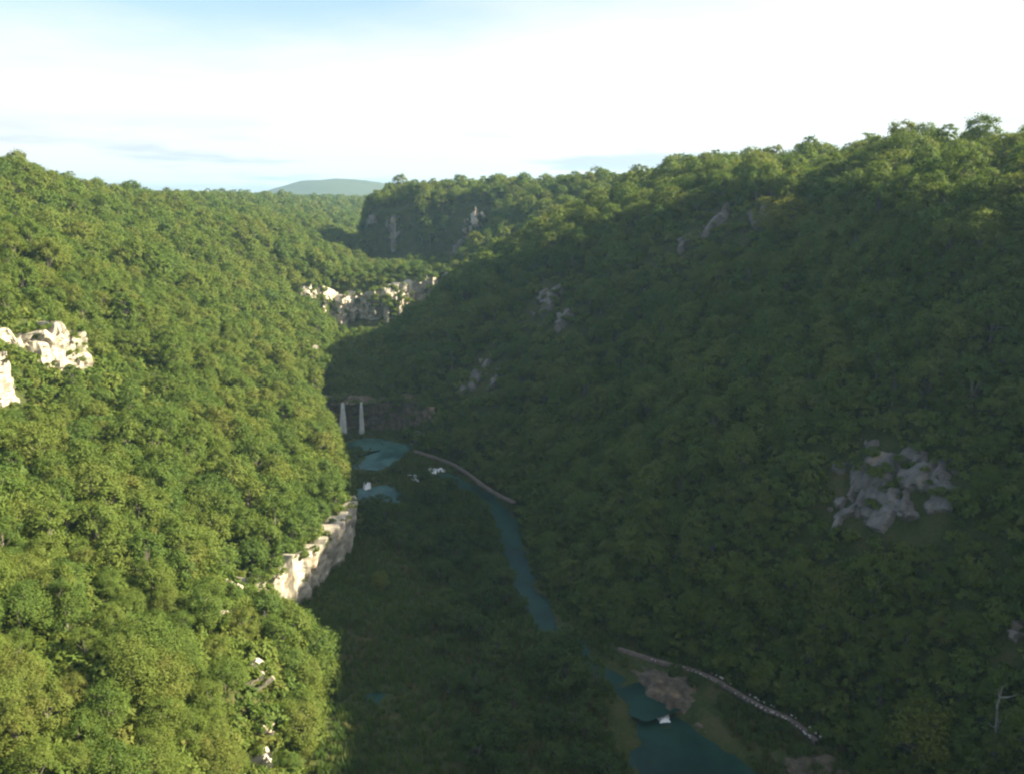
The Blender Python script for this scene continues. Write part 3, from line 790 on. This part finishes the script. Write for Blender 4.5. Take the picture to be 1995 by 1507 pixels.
def scatter_mass(name, meshes, pts, rot, scl, idx, label, cat, parent=None):
    """one object whose points carry copies of the given meshes (geometry nodes); kind stuff"""
    col = bpy.data.collections.new(name + '_source')
    for i, m in enumerate(meshes): col.objects.link(bpy.data.objects.new('%s_%02d' % (name + '_source', i), m))
    me = bpy.data.meshes.new(name); me.from_pydata([tuple(map(float, p)) for p in pts], [], [])
    for nm, typ, arr in (('rot', 'FLOAT_VECTOR', rot), ('scl', 'FLOAT_VECTOR', scl), ('pick', 'INT', idx)):
        a = me.attributes.new(nm, typ, 'POINT')
        if typ == 'INT': a.data.foreach_set('value', np.asarray(arr, np.int32))
        else: a.data.foreach_set('vector', np.asarray(arr, np.float32).ravel())
    me.update()
    o = bpy.data.objects.new(name, me); C.objects.link(o)
    g = bpy.data.node_groups.new(name + '_nodes', 'GeometryNodeTree')
    g.interface.new_socket('Geometry', in_out='INPUT', socket_type='NodeSocketGeometry')
    g.interface.new_socket('Geometry', in_out='OUTPUT', socket_type='NodeSocketGeometry')
    gi, go = g.nodes.new('NodeGroupInput'), g.nodes.new('NodeGroupOutput')
    ci = g.nodes.new('GeometryNodeCollectionInfo'); ci.inputs[0].default_value = col
    ci.inputs['Separate Children'].default_value = True; ci.inputs['Reset Children'].default_value = True
    ip = g.nodes.new('GeometryNodeInstanceOnPoints'); ip.inputs['Pick Instance'].default_value = True
    def named(nm, typ):
        n = g.nodes.new('GeometryNodeInputNamedAttribute'); n.data_type = typ; n.inputs[0].default_value = nm
        return n.outputs[0]
    g.links.new(gi.outputs[0], ip.inputs['Points']); g.links.new(ci.outputs[0], ip.inputs['Instance'])
    g.links.new(named('pick', 'INT'), ip.inputs['Instance Index'])
    e = g.nodes.new('FunctionNodeEulerToRotation'); g.links.new(named('rot', 'FLOAT_VECTOR'), e.inputs[0]); g.links.new(e.outputs[0], ip.inputs['Rotation'])
    g.links.new(named('scl', 'FLOAT_VECTOR'), ip.inputs['Scale'])
    g.links.new(ip.outputs[0], go.inputs[0])
    md = o.modifiers.new('scatter', 'NODES'); md.node_group = g
    if parent is None: tag(o, label, cat, 'stuff')
    else: o.parent = parent; o['kind'] = 'stuff'
    return o

# where trees stand: darts thrown on the terrain faces
def scatter(mask_fn, spacing_fn, n_darts, seed, hash_pts=None):
    r = np.random.default_rng(seed)
    P4 = np.stack([GX, GY, GZ], -1)
    a, b, c, d = P4[:-1, :-1], P4[:-1, 1:], P4[1:, 1:], P4[1:, :-1]
    area = .5 * np.linalg.norm(np.cross(b - a, d - a), axis=-1) + .5 * np.linalg.norm(np.cross(b - c, d - c), axis=-1)
    cen = (a + b + c + d) / 4
    s_c = GS[:-1, :-1] + .5 * np.diff(GS, axis=1)[:-1]
    sp = spacing_fn(cen[..., 0], cen[..., 1], cen[..., 2], s_c)
    w = area / sp ** 2 * mask_fn(cen[..., 0], cen[..., 1], cen[..., 2], s_c)
    w = w.ravel(); cw = np.cumsum(w)
    f = np.searchsorted(cw, r.random(n_darts) * cw[-1])
    i, j = np.unravel_index(np.clip(f, 0, len(w) - 1), area.shape)
    s, t = r.random(n_darts), r.random(n_darts)
    p = (a[i, j] * ((1 - s) * (1 - t))[:, None] + b[i, j] * (s * (1 - t))[:, None] + c[i, j] * (s * t)[:, None] + d[i, j] * ((1 - s) * t)[:, None])
    spp = sp[i, j]
    cell, grid, keep = 6.0, {} if hash_pts is None else hash_pts, []
    for q in range(n_darts):
        x, y, z = p[q]; rad = spp[q]
        kx, ky = int(x // cell), int(y // cell)
        m = max(1, int(math.ceil(rad / cell)))
        ok = True
        for ax in range(kx - m, kx + m + 1):
            for ay in range(ky - m, ky + m + 1):
                for (X, Y, Z, R2) in grid.get((ax, ay), ()):
                    if (X - x) ** 2 + (Y - y) ** 2 + (Z - z) ** 2 * .8 < min(rad, R2) ** 2: ok = False; break
                if not ok: break
            if not ok: break
        if ok:
            grid.setdefault((kx, ky), []).append((x, y, z, rad)); keep.append(q)
    return p[keep], s_c[i, j][keep], spp[keep]

CL = np.vstack(cliff_pts); CN = np.vstack(cliff_nrm)
def cliff_clear(p):
    """distance in plan in front of rock faces, 1 at the clearance each face asks for, so that no tree hides a bare face"""
    d = np.full(len(p), 1e9)
    for k in range(0, len(p), 4000):
        q = p[k:k + 4000]
        ex, ey = q[:, None, 0] - CL[None, :, 0], q[:, None, 1] - CL[None, :, 1]
        front = ex * CN[None, :, 0] + ey * CN[None, :, 1]
        dd = np.where(front > -1.2, np.hypot(ex, ey) - np.clip(front, 0, 2) * .5, 1e9)
        dz = np.abs(q[:, None, 2] + 3 - CL[None, :, 2]) - CL[None, :, 3]
        d[k:k + 4000] = np.where(dz < 4.5, dd / CL[None, :, 4], 1e9).min(1)
    return d
def in_poly(u, v, poly):
    inside = np.zeros(u.shape, bool); n = len(poly)
    for i in range(n):
        (x1, y1), (x2, y2) = poly[i], poly[(i + 1) % n]
        c = ((y1 > v) != (y2 > v)) & (u < (x2 - x1) * (v - y1) / (y2 - y1 + 1e-9) + x1)
        inside ^= c
    return inside
def slope_region(x, y, z, s):
    u, v, dep = project(np.stack([x, y, z + 4], -1))
    near_r = np.hypot(x, y)
    vis = (dep > 20) & (u > -420) & (u < 2600) & (v < 2300) & (near_r > 26)
    side = (s < 7) | (s > 8) | ((y > 236) & (y < 318)) | (y > 339)
    deep = np.where(y < 700, (x > np.interp(y, secY, [q[2][0] for q in SEC]) - 30) & (x < np.interp(y, secY, [q[12][0] for q in SEC]) + 30), np.abs(x) < y * .62)
    return (vis & side & deep & (y < 2600)).astype(float)
def slope_spacing(x, y, z, s):
    d = np.hypot(x, y)
    return 2.75 + .35 * np.clip((d - 70) / 150, 0, 1) + 1.5 * np.clip((d - 220) / 500, 0, 1) + np.clip((d - 700) / 1500, 0, 1) * 9
GRID = {}
Pt, St, Sp = scatter(slope_region, slope_spacing, 140000, 11, GRID)
cc = cliff_clear(Pt)
ok = cc > 1
# keep the path clear
for Q in (QA, QB): ok &= poly_dist(Pt[:, 0], Pt[:, 1], [tuple(q[:2]) for q in Q]) > 1.7
Pt, St, Sp = Pt[ok], St[ok], Sp[ok]
nT = len(Pt)
kind = rng.integers(0, len(KINDS), nT)
size = rng.uniform(.5, 1.05, nT) * np.clip(Sp / 3.1, .88, 1) * np.clip(Sp / 3.1, 1, 2.4) ** .8
tall = rng.uniform(.88, 1.16, nT)
size *= np.where(cc[ok] < 2.6, .62, 1.0)
hi_ = St > 11.0
size[hi_] *= rng.uniform(.7, 1.25, int(hi_.sum()))
low = (St > 8) & (St < 8.35)
size[low] *= .85
size[(St > 7) & (St < 8) & (Pt[:, 1] < 440)] *= .6
dist = np.linalg.norm(Pt - np.array([0, 0, CAM_H]), axis=1)
lod = np.where(dist < 115, 0, np.where(dist < 240, 1, np.where(dist < 520, 2, 3)))
rotz = rng.uniform(0, 6.283, nT)
print('slope trees', nT)

# which trees show largest: crowns drawn as discs into a coarse depth picture
GW, GH = 500, 378
def visible_share(pts, rad):
    u, v, dep = project(pts + np.array([0, 0, 1.0])[None] * (rad * 1.1)[:, None])
    u, v, r = u / 1995 * GW, v / 1507 * GH, rad * F_PX / dep / 1995 * GW
    zb = np.full((GH, GW), 1e9, np.float32); ids = np.full((GH, GW), -1, np.int32)
    for q in np.argsort(dep):
        if dep[q] < 15 or r[q] < .6: continue
        x0, x1, y0, y1 = int(max(0, u[q] - r[q])), int(min(GW - 1, u[q] + r[q])), int(max(0, v[q] - r[q])), int(min(GH - 1, v[q] + r[q]))
        if x1 < x0 or y1 < y0: continue
        yy, xx = np.mgrid[y0:y1 + 1, x0:x1 + 1]
        m = ((xx - u[q]) ** 2 + (yy - v[q]) ** 2 < r[q] ** 2) & (ids[y0:y1 + 1, x0:x1 + 1] < 0)
        ids[y0:y1 + 1, x0:x1 + 1][m] = q
    return np.bincount(ids[ids >= 0], minlength=len(pts)), u / GW * 1995, v / GH * 1507
share, tu, tvv = visible_share(Pt, size * 3.2)
hidden = np.zeros(nT, bool)
for q in np.argsort(-share)[:700]:
    tip = Vector(Pt[q]) + Vector((0, 0, 6.0 * size[q])); dv = tip - CAMP
    hit = BVH.ray_cast(CAMP, dv.normalized(), dv.length - 1.0)
    if hit[0] is not None: hidden[q] = True
share = np.where(hidden, 0, share)
order = np.argsort(-share)
N_SINGLE = 285
single = np.zeros(nT, bool); single[order[:N_SINGLE]] = True
LANDMARKS = [  # (u, v, name, True on the sunlit left slope)
 (90, 690, 'the big pale cliff at the left edge', True), (10, 850, 'the pale rock rib at the left edge', True), (560, 1120, 'the cream cliff', True), (690, 860, 'the waterfalls', True),
 (488, 1340, 'the cream rock near the bottom', True), (410, 1205, 'the small rock left of the cream cliff', True), (10, 1490, 'the lower left corner', True), (300, 1500, 'the bottom edge', True),
 (10, 1150, 'the left edge', True), (620, 640, 'the far rock wall', True), (330, 960, 'the middle of the left slope', True),
 (1730, 960, 'the large bare grey rock face', False), (1085, 605, 'the grey rock face halfway up', False), (930, 750, 'the narrow rock above the falls', False), (1488, 430, 'the grey rock high up', False),
 (1340, 1300, 'the stone-edged path', False), (1590, 1440, 'the lower path end', False), (1985, 1490, 'the lower right corner', False), (1975, 1235, 'the pinkish rock', False),
 (1010, 1050, 'the river channel', False), (1090, 1230, 'the lower river bend', False), (900, 910, 'the curving footpath', False), (1985, 760, 'the right edge', False), (1985, 300, 'the right ridge end', False), (1400, 290, 'the middle of the right ridge', False), (1350, 700, 'the middle of the right slope', False)]
ORD = ['nearest', 'second nearest', 'third nearest', 'fourth nearest', 'fifth nearest', 'sixth nearest', 'seventh nearest', 'eighth nearest', 'ninth nearest', 'tenth nearest', 'eleventh nearest']
SHAPE = ['rounded', 'tall narrow', 'broad spreading', 'compact', 'tall full', 'loose']
tree_label, _slots = {}, {}
for q in np.where(single)[0]:
    best = min((k for k in range(len(LANDMARKS)) if LANDMARKS[k][3] == bool(St[q] < 7)), key=lambda k: math.hypot(tu[q] - LANDMARKS[k][0], tvv[q] - LANDMARKS[k][1]))
    L = LANDMARKS[best]; dx, dy = tu[q] - L[0], tvv[q] - L[1]
    side = ('right of' if dx > 0 else 'left of') if abs(dx) > abs(dy) else ('below' if dy > 0 else 'above')
    light = 'sunlit' if St[q] < 7 else ('sun-touched' if tvv[q] < 460 else 'shaded')
    _slots.setdefault((light, int(kind[q]), best, side), []).append((math.hypot(dx, dy), q))
for (light, kd, best, side), members in _slots.items():
    for n_, (_, q) in enumerate(sorted(members)):
        tree_label[q] = '%s %s tree %s %s' % (light, SHAPE[kd], side, LANDMARKS[best][2]) + ('' if len(members) == 1 else ', ' + ORD[min(n_, 10)] + ('' if n_ < 10 else ' or farther'))
def tree_group(s, v):
    return 'sunlit trees on the left slope' if s < 7 else ('sun-touched trees on the right ridge' if v < 460 else 'shaded trees on the right slope')
def grown(name, loc, rz, sc, crown_me, trunk_me, label, cat, group=None):
    o = bpy.data.objects.new(name, None); C.objects.link(o)
    o.empty_display_size = .5
    o.location = loc; o.rotation_euler = (0, 0, rz); o.scale = sc
    tag(o, label, cat, None, group)
    for nm, me in (('crown', crown_me), ('trunk', trunk_me)):
        c = bpy.data.objects.new(nm, me); C.objects.link(c); c.parent = o
    return o
for q in np.where(single)[0]:
    lb = tree_label[q]
    cr, tr = PROTO[kind[q], lod[q]]
    grown('broadleaf_tree', Pt[q], rotz[q], (size[q], size[q], size[q] * tall[q]), cr, tr, lb, 'tree', tree_group(St[q], tvv[q]))
# the rest of the wood: one mass
mass_meshes, mass_key = [], {}
for k in range(len(KINDS)):
    for l in range(len(LOD)):
        mass_key[k, l] = len(mass_meshes); mass_meshes.append(joined(*PROTO[k, l], 'mass_tree'))
rest = ~single
pick = np.array([mass_key[k, l] for k, l in zip(kind[rest], lod[rest])])
scatter_mass('forest', mass_meshes, Pt[rest], np.stack([0 * rotz[rest], 0 * rotz[rest], rotz[rest]], -1), np.stack([size[rest], size[rest], size[rest] * tall[rest]], -1), pick,
             'continuous broadleaf forest covering both canyon sides and the plateau', 'forest')

# low undergrowth between the trunks
bush = []
for k in range(3):
    me, _ = make_crown(300 + k, 1.5, 1.5, -.25, 560, .40, 16, mat=M_LEAF); bush.append(me)
bush_far = [make_crown(310, 1.6, 1.6, -.25, 160, .8, 14, mat=M_LEAF)[0]]
Pu, Su, _ = scatter(slope_region, lambda x, y, z, s: np.where(np.hypot(x, y) < 190, 1.5, np.where(np.hypot(x, y) < 420, 2.3, 30.0)), 60000, 12)
Pu = Pu[np.hypot(Pu[:, 0], Pu[:, 1]) < 420]
okb = cliff_clear(Pu) > np.where(Pu[:, 0] < -70, .2, .42)
for Q in (QA, QB): okb &= poly_dist(Pu[:, 0], Pu[:, 1], [tuple(q[:2]) for q in Q]) > 1.3
Pu = Pu[okb]; nU = len(Pu)
du_ = np.linalg.norm(Pu - np.array([0, 0, CAM_H]), axis=1)
us = rng.uniform(.8, 1.6, nU)
scatter_mass('undergrowth', bush + bush_far, Pu, np.stack([np.zeros(nU), np.zeros(nU), rng.uniform(0, 6.28, nU)], -1), np.stack([us, us, us * rng.uniform(.7, 1.3, nU)], -1),
             np.where(du_ < 170, rng.integers(0, 3, nU), 3), 'leafy undergrowth filling the gaps between the trees', 'undergrowth')
print('undergrowth', nU)

# bushes clinging to the cliffs' ledges and tops
def ledge_bushes():
    r = random.Random(9); out = []
    for x, y, z, h, _c in CL[::2]:
        for _ in range(2):
            if r.random() < (.85 if y > 300 or 205 < y < 230 else (.75 if x < -70 else .5)):
                zz = z + h * r.choice([1.0, .95, r.uniform(-.5, .9), r.uniform(-.9, .9)])
                if zz < z + h * .9 and y < 300 and r.random() < .5: continue
                out.append((x + r.uniform(-1, 1) + .9 * (1 if x < 0 and y < 230 else 0), y + r.uniform(-1, 1) - (.9 if y > 200 else 0), zz))
    return np.array(out)
LB = ledge_bushes(); nL = len(LB); ls = rng.uniform(.35, .85, nL) * np.where(LB[:, 1] > 300, 1.5, 1.0)
scatter_mass('ledge_bushes', bush, LB, np.stack([np.zeros(nL), np.zeros(nL), rng.uniform(0, 6.28, nL)], -1), np.stack([ls] * 3, -1), rng.integers(0, 3, nL),
             'small green bushes clinging to the ledges and tops of the rock faces', 'bushes')

# ------------------------------------------------------------------ the valley floor: shrubs, small trees, grass
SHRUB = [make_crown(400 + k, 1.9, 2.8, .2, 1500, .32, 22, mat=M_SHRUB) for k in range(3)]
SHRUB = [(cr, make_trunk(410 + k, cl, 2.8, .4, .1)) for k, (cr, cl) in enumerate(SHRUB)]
SHRUB_AREAS = [  # photo outline of each thicket, spacing, size, label
 ([(770, 955), (840, 948), (930, 965), (975, 1010), (985, 1080), (1000, 1150), (1040, 1215), (1010, 1235), (900, 1200), (830, 1110), (740, 1060), (700, 1010), (730, 985)], 2.5, 1.05, 'dark green shrub in the thicket between the meadow and the river channel'),
 ([(880, 1200), (1000, 1215), (1100, 1270), (1190, 1330), (1250, 1370), (1245, 1430), (1180, 1420), (1000, 1330), (860, 1290), (800, 1220)], 2.5, 1.2, 'dark green shrub in the thicket left of the brown bank'),
 ([(1000, 1330), (1180, 1430), (1200, 1507), (1180, 1560), (960, 1560), (900, 1450), (860, 1330)], 2.7, 1.1, 'dark green shrub beside the turquoise pool at the bottom edge'),
 ([(1060, 1240), (1120, 1255), (1235, 1325), (1225, 1368), (1150, 1335), (1060, 1285)], 2.4, 1.75, 'tall dark shrub beside the lower bend'),
 ([(760, 905), (870, 915), (930, 950), (860, 955), (770, 935)], 2.2, .65, 'low dark shrub on the island between the pools and the footpath'),
 ([(735, 532), (880, 532), (880, 545), (735, 552)], 3.0, 1.2, 'sunlit bush along the top of the far rock wall'),
 ([(640, 1230), (700, 1190), (760, 1110), (740, 1180), (700, 1260), (650, 1300)], 3.2, .75, 'scattered low shrub in the meadow beside the cream cliff'),
 ([(1300, 1310), (1390, 1330), (1480, 1395), (1560, 1440), (1520, 1470), (1400, 1400), (1330, 1330)], 2.0, .5, 'low dark shrub between the path and the pool'),
]
def floor_mask(x, y, z, s):
    u, v, dep = project(np.stack([x, y, z], -1))
    return (((s > 6.6) & (s < 8.4)) & (y > 60) & (y < 420) & (u > 420) & (u < 2000) & (v < 1750)).astype(float)
Pf, Sf, _ = scatter(floor_mask, lambda x, y, z, s: np.full(x.shape, 2.1), 9000, 13)
fu, fv, fd = project(Pf)
wn = np.full(len(Pf), 1e9)
for W in WATERS: wn = np.minimum(wn, poly_dist(Pf[:, 0], Pf[:, 1], [q[:2] for q in W]) - np.mean([q[2] for q in W]))
pathd = np.minimum(*(poly_dist(Pf[:, 0], Pf[:, 1], [tuple(q[:2]) for q in Q]) for Q in (QA, QB)))
shr_mass, cand = [], []
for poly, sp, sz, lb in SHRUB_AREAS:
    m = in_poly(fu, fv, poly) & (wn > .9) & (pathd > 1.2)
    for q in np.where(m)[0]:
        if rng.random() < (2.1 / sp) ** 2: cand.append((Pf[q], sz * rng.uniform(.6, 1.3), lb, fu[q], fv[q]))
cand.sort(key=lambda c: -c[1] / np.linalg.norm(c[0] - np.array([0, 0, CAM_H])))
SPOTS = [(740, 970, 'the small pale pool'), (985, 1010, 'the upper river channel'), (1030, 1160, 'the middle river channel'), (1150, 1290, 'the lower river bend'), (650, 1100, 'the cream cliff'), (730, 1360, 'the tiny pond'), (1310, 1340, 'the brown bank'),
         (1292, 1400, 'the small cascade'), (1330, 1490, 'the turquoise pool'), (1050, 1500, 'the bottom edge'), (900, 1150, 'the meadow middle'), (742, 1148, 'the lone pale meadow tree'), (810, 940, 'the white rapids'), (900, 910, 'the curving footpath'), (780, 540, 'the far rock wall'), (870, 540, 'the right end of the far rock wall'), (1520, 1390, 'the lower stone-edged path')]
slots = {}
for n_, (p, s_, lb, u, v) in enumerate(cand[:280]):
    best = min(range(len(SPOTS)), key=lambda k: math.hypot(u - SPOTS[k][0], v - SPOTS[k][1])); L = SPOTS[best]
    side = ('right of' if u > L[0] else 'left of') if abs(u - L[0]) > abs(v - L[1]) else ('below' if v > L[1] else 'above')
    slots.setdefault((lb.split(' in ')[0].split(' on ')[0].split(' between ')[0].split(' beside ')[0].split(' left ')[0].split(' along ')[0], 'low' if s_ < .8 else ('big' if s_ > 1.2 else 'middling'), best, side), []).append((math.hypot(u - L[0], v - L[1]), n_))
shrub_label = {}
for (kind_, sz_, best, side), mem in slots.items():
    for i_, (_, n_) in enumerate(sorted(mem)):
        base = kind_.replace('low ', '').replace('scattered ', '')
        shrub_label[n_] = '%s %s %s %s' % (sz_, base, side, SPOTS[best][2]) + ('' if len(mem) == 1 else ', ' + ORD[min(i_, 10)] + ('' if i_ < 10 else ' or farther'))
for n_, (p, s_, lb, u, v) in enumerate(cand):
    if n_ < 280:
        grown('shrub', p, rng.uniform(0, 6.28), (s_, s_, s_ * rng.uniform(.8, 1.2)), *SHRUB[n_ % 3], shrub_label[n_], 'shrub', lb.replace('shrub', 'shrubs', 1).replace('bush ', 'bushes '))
    else: shr_mass.append((p, s_))
print('shrubs', len(cand))
if shr_mass:
    sp_, ss_ = np.array([q[0] for q in shr_mass]), np.array([q[1] for q in shr_mass])
    scatter_mass('shrubbery', [joined(*q, 'mass_shrub') for q in SHRUB], sp_, np.stack([0 * ss_, 0 * ss_, rng.uniform(0, 6, len(ss_))], -1), np.stack([ss_] * 3, -1), rng.integers(0, 3, len(ss_)),
                 'dark shrubbery on the valley floor between the named thickets', 'shrubbery')
# tufts of meadow grass and reeds
def tuft(seed, n=26, h=.9):
    r = random.Random(seed); V, Fc, tint = [], [], []
    for k in range(n):
        a, d = r.uniform(0, 6.28), r.uniform(0, .45)
        b = np.array([math.cos(a) * d, math.sin(a) * d, -.05]); hh = h * r.uniform(.5, 1.15)
        l = np.array([math.cos(a + r.uniform(-1, 1)), math.sin(a + r.uniform(-1, 1)), 0]) * hh * r.uniform(.15, .5)
        w = np.array([-math.sin(a), math.cos(a), 0]) * r.uniform(.03, .07)
        i = len(V); V += [b - w, b + w, b + l * .4 + w * .8 + [0, 0, hh * .6], b + l * .4 - w * .8 + [0, 0, hh * .6], b + l + [0, 0, hh]]
        Fc += [(i, i + 1, i + 2, i + 3), (i + 3, i + 2, i + 4)]; q = r.random(); tint += [q, q]
    me = bpy.data.meshes.new('tuft'); me.from_pydata([tuple(v) for v in V], [], Fc); me.materials.append(M_GRASS)
    me.attributes.new('tint', 'FLOAT', 'FACE').data.foreach_set('value', np.array(tint, np.float32)); me.update()
    return me
Pg, Sg, _ = scatter(lambda x, y, z, s: floor_mask(x, y, z, s) * (y < 250), lambda x, y, z, s: np.full(x.shape, .62), 30000, 14)
wg = np.full(len(Pg), 1e9)
for W in WATERS: wg = np.minimum(wg, poly_dist(Pg[:, 0], Pg[:, 1], [q[:2] for q in W]) - np.mean([q[2] for q in W]))
pg = np.minimum(*(poly_dist(Pg[:, 0], Pg[:, 1], [tuple(q[:2]) for q in Q]) for Q in (QA, QB)))
gu, gv, _g = project(Pg)
okg = (wg > .2) & (pg > .8) & ~in_poly(gu, gv, [(1215, 1275), (1330, 1300), (1400, 1345), (1410, 1392), (1290, 1386), (1240, 1352)])
Pg = Pg[okg]; nG = len(Pg); gs = rng.uniform(.6, 1.4, nG)
scatter_mass('grass', [tuft(k) for k in range(4)], Pg, np.stack([np.zeros(nG), np.zeros(nG), rng.uniform(0, 6.28, nG)], -1), np.stack([gs] * 3, -1), rng.integers(0, 4, nG),
             'tall meadow grass and reeds on the shaded valley floor', 'grass')
print('tufts', nG)

# ------------------------------------------------------------------ single trees that stand out
def special(u, v, sc, kind_, label, mat=None, lodn=1, name='broadleaf_tree', zs=1.0, n=2000, leaf=.5, **kw):
    p, nrm = spot(u, v)
    kd = KINDS[kind_]
    if mat:
        cr, cl = make_crown(500 + int(u), kd['R'], kd['H'], kd['z0'], n, leaf, kd['clumps'], mat=mat)
        tr = make_trunk(501 + int(u), cl, kd['H'], kd['z0'], .22)
    else: cr, tr = PROTO[kind_, lodn]
    return grown(name, p, 1.0, (sc, sc, sc * zs), cr, tr, label, 'tree')
special(1540, 462, 1.25, 2, 'yellow-green tree lit by sun above the grey rock high on the right slope', M_GOLD)
special(1492, 452, 1.05, 0, 'smaller yellow-green sunlit tree just left of its twin high on the right slope', M_GOLD)
special(1462, 548, .75, 1, 'small yellowish tree standing alone in the shade of the right slope', M_GOLD)
special(742, 1148, .55, 3, 'small pale green tree standing alone in the shaded meadow by the cream cliff', M_GOLD)
special(1790, 1500, 1.15, 0, 'yellowish green tree near the lower right corner', M_GOLD, n=4000, leaf=.36)

special(1910, 262, 1.25, 4, 'tallest tree, rising rounded above the skyline at the right end of the ridge', None, 1)
# a dead tree, bare and pale
M_DEAD = plain('dead_wood', (.22, .20, .18), .9, .35, 2.0)
def dead_tree(u, v, hgt, label):
    p, nrm = spot(u, v)
    o = bpy.data.objects.new('dead_tree', None); C.objects.link(o); o.location = p; tag(o, label, 'dead tree')
    rr = random.Random(4); V, Fc = [], []
    tube([(0, 0, -1), (.1, 0, hgt * .4), (-.1, .1, hgt * .75), (.15, .1, hgt)], [.24, .19, .12, .03], V, Fc, 7)
    me = bpy.data.meshes.new('trunk'); me.from_pydata([tuple(q) for q in V], [], Fc); me.materials.append(M_DEAD); me.update()
    c = bpy.data.objects.new('trunk', me); C.objects.link(c); c.parent = o
    for k in range(7):
        V, Fc = [], []; z = hgt * rr.uniform(.35, .9); a = rr.uniform(0, 6.28); l = rr.uniform(.8, 2.0)
        tube([(0, 0, z), (math.cos(a) * l * .5, math.sin(a) * l * .5, z + l * .3), (math.cos(a) * l, math.sin(a) * l, z + l * .75)], [.08, .05, .015], V, Fc, 5)
        me = bpy.data.meshes.new('branch'); me.from_pydata([tuple(q) for q in V], [], Fc); me.materials.append(M_DEAD); me.update()
        c = bpy.data.objects.new('branch', me); C.objects.link(c); c.parent = o
dead_tree(1932, 1490, 8.5, 'bare pale dead tree in the shade near the lower right corner')

# ------------------------------------------------------------------ the air between
def box(name, lo, hi):
    V = [(x, y, z) for x in (lo[0], hi[0]) for y in (lo[1], hi[1]) for z in (lo[2], hi[2])]
    Fc = [(0, 1, 3, 2), (4, 6, 7, 5), (0, 4, 5, 1), (2, 3, 7, 6), (0, 2, 6, 4), (1, 5, 7, 3)]
    return V, Fc
HAZE = 0.000145
m, t, out = new_mat('haze')
pv = N(t, 'ShaderNodeVolumePrincipled')
pv.inputs['Color'].default_value = (.42, .70, 1.0, 1); pv.inputs['Density'].default_value = HAZE; pv.inputs['Anisotropy'].default_value = 0.25
t.links.new(pv.outputs[0], out.inputs['Volume'])
xs_all = float(np.abs(GX).max()) + 20
V, Fc = box('haze', (-xs_all, float(GY.min()) - 20, float(GZ.min()) - 1.0), (xs_all, 5260, max(175.0, float(GZ.max()) + 20)))
hz = mesh_obj('haze', V, Fc, m)
tag(hz, 'thin bluish haze filling the valley air', 'haze', 'stuff')
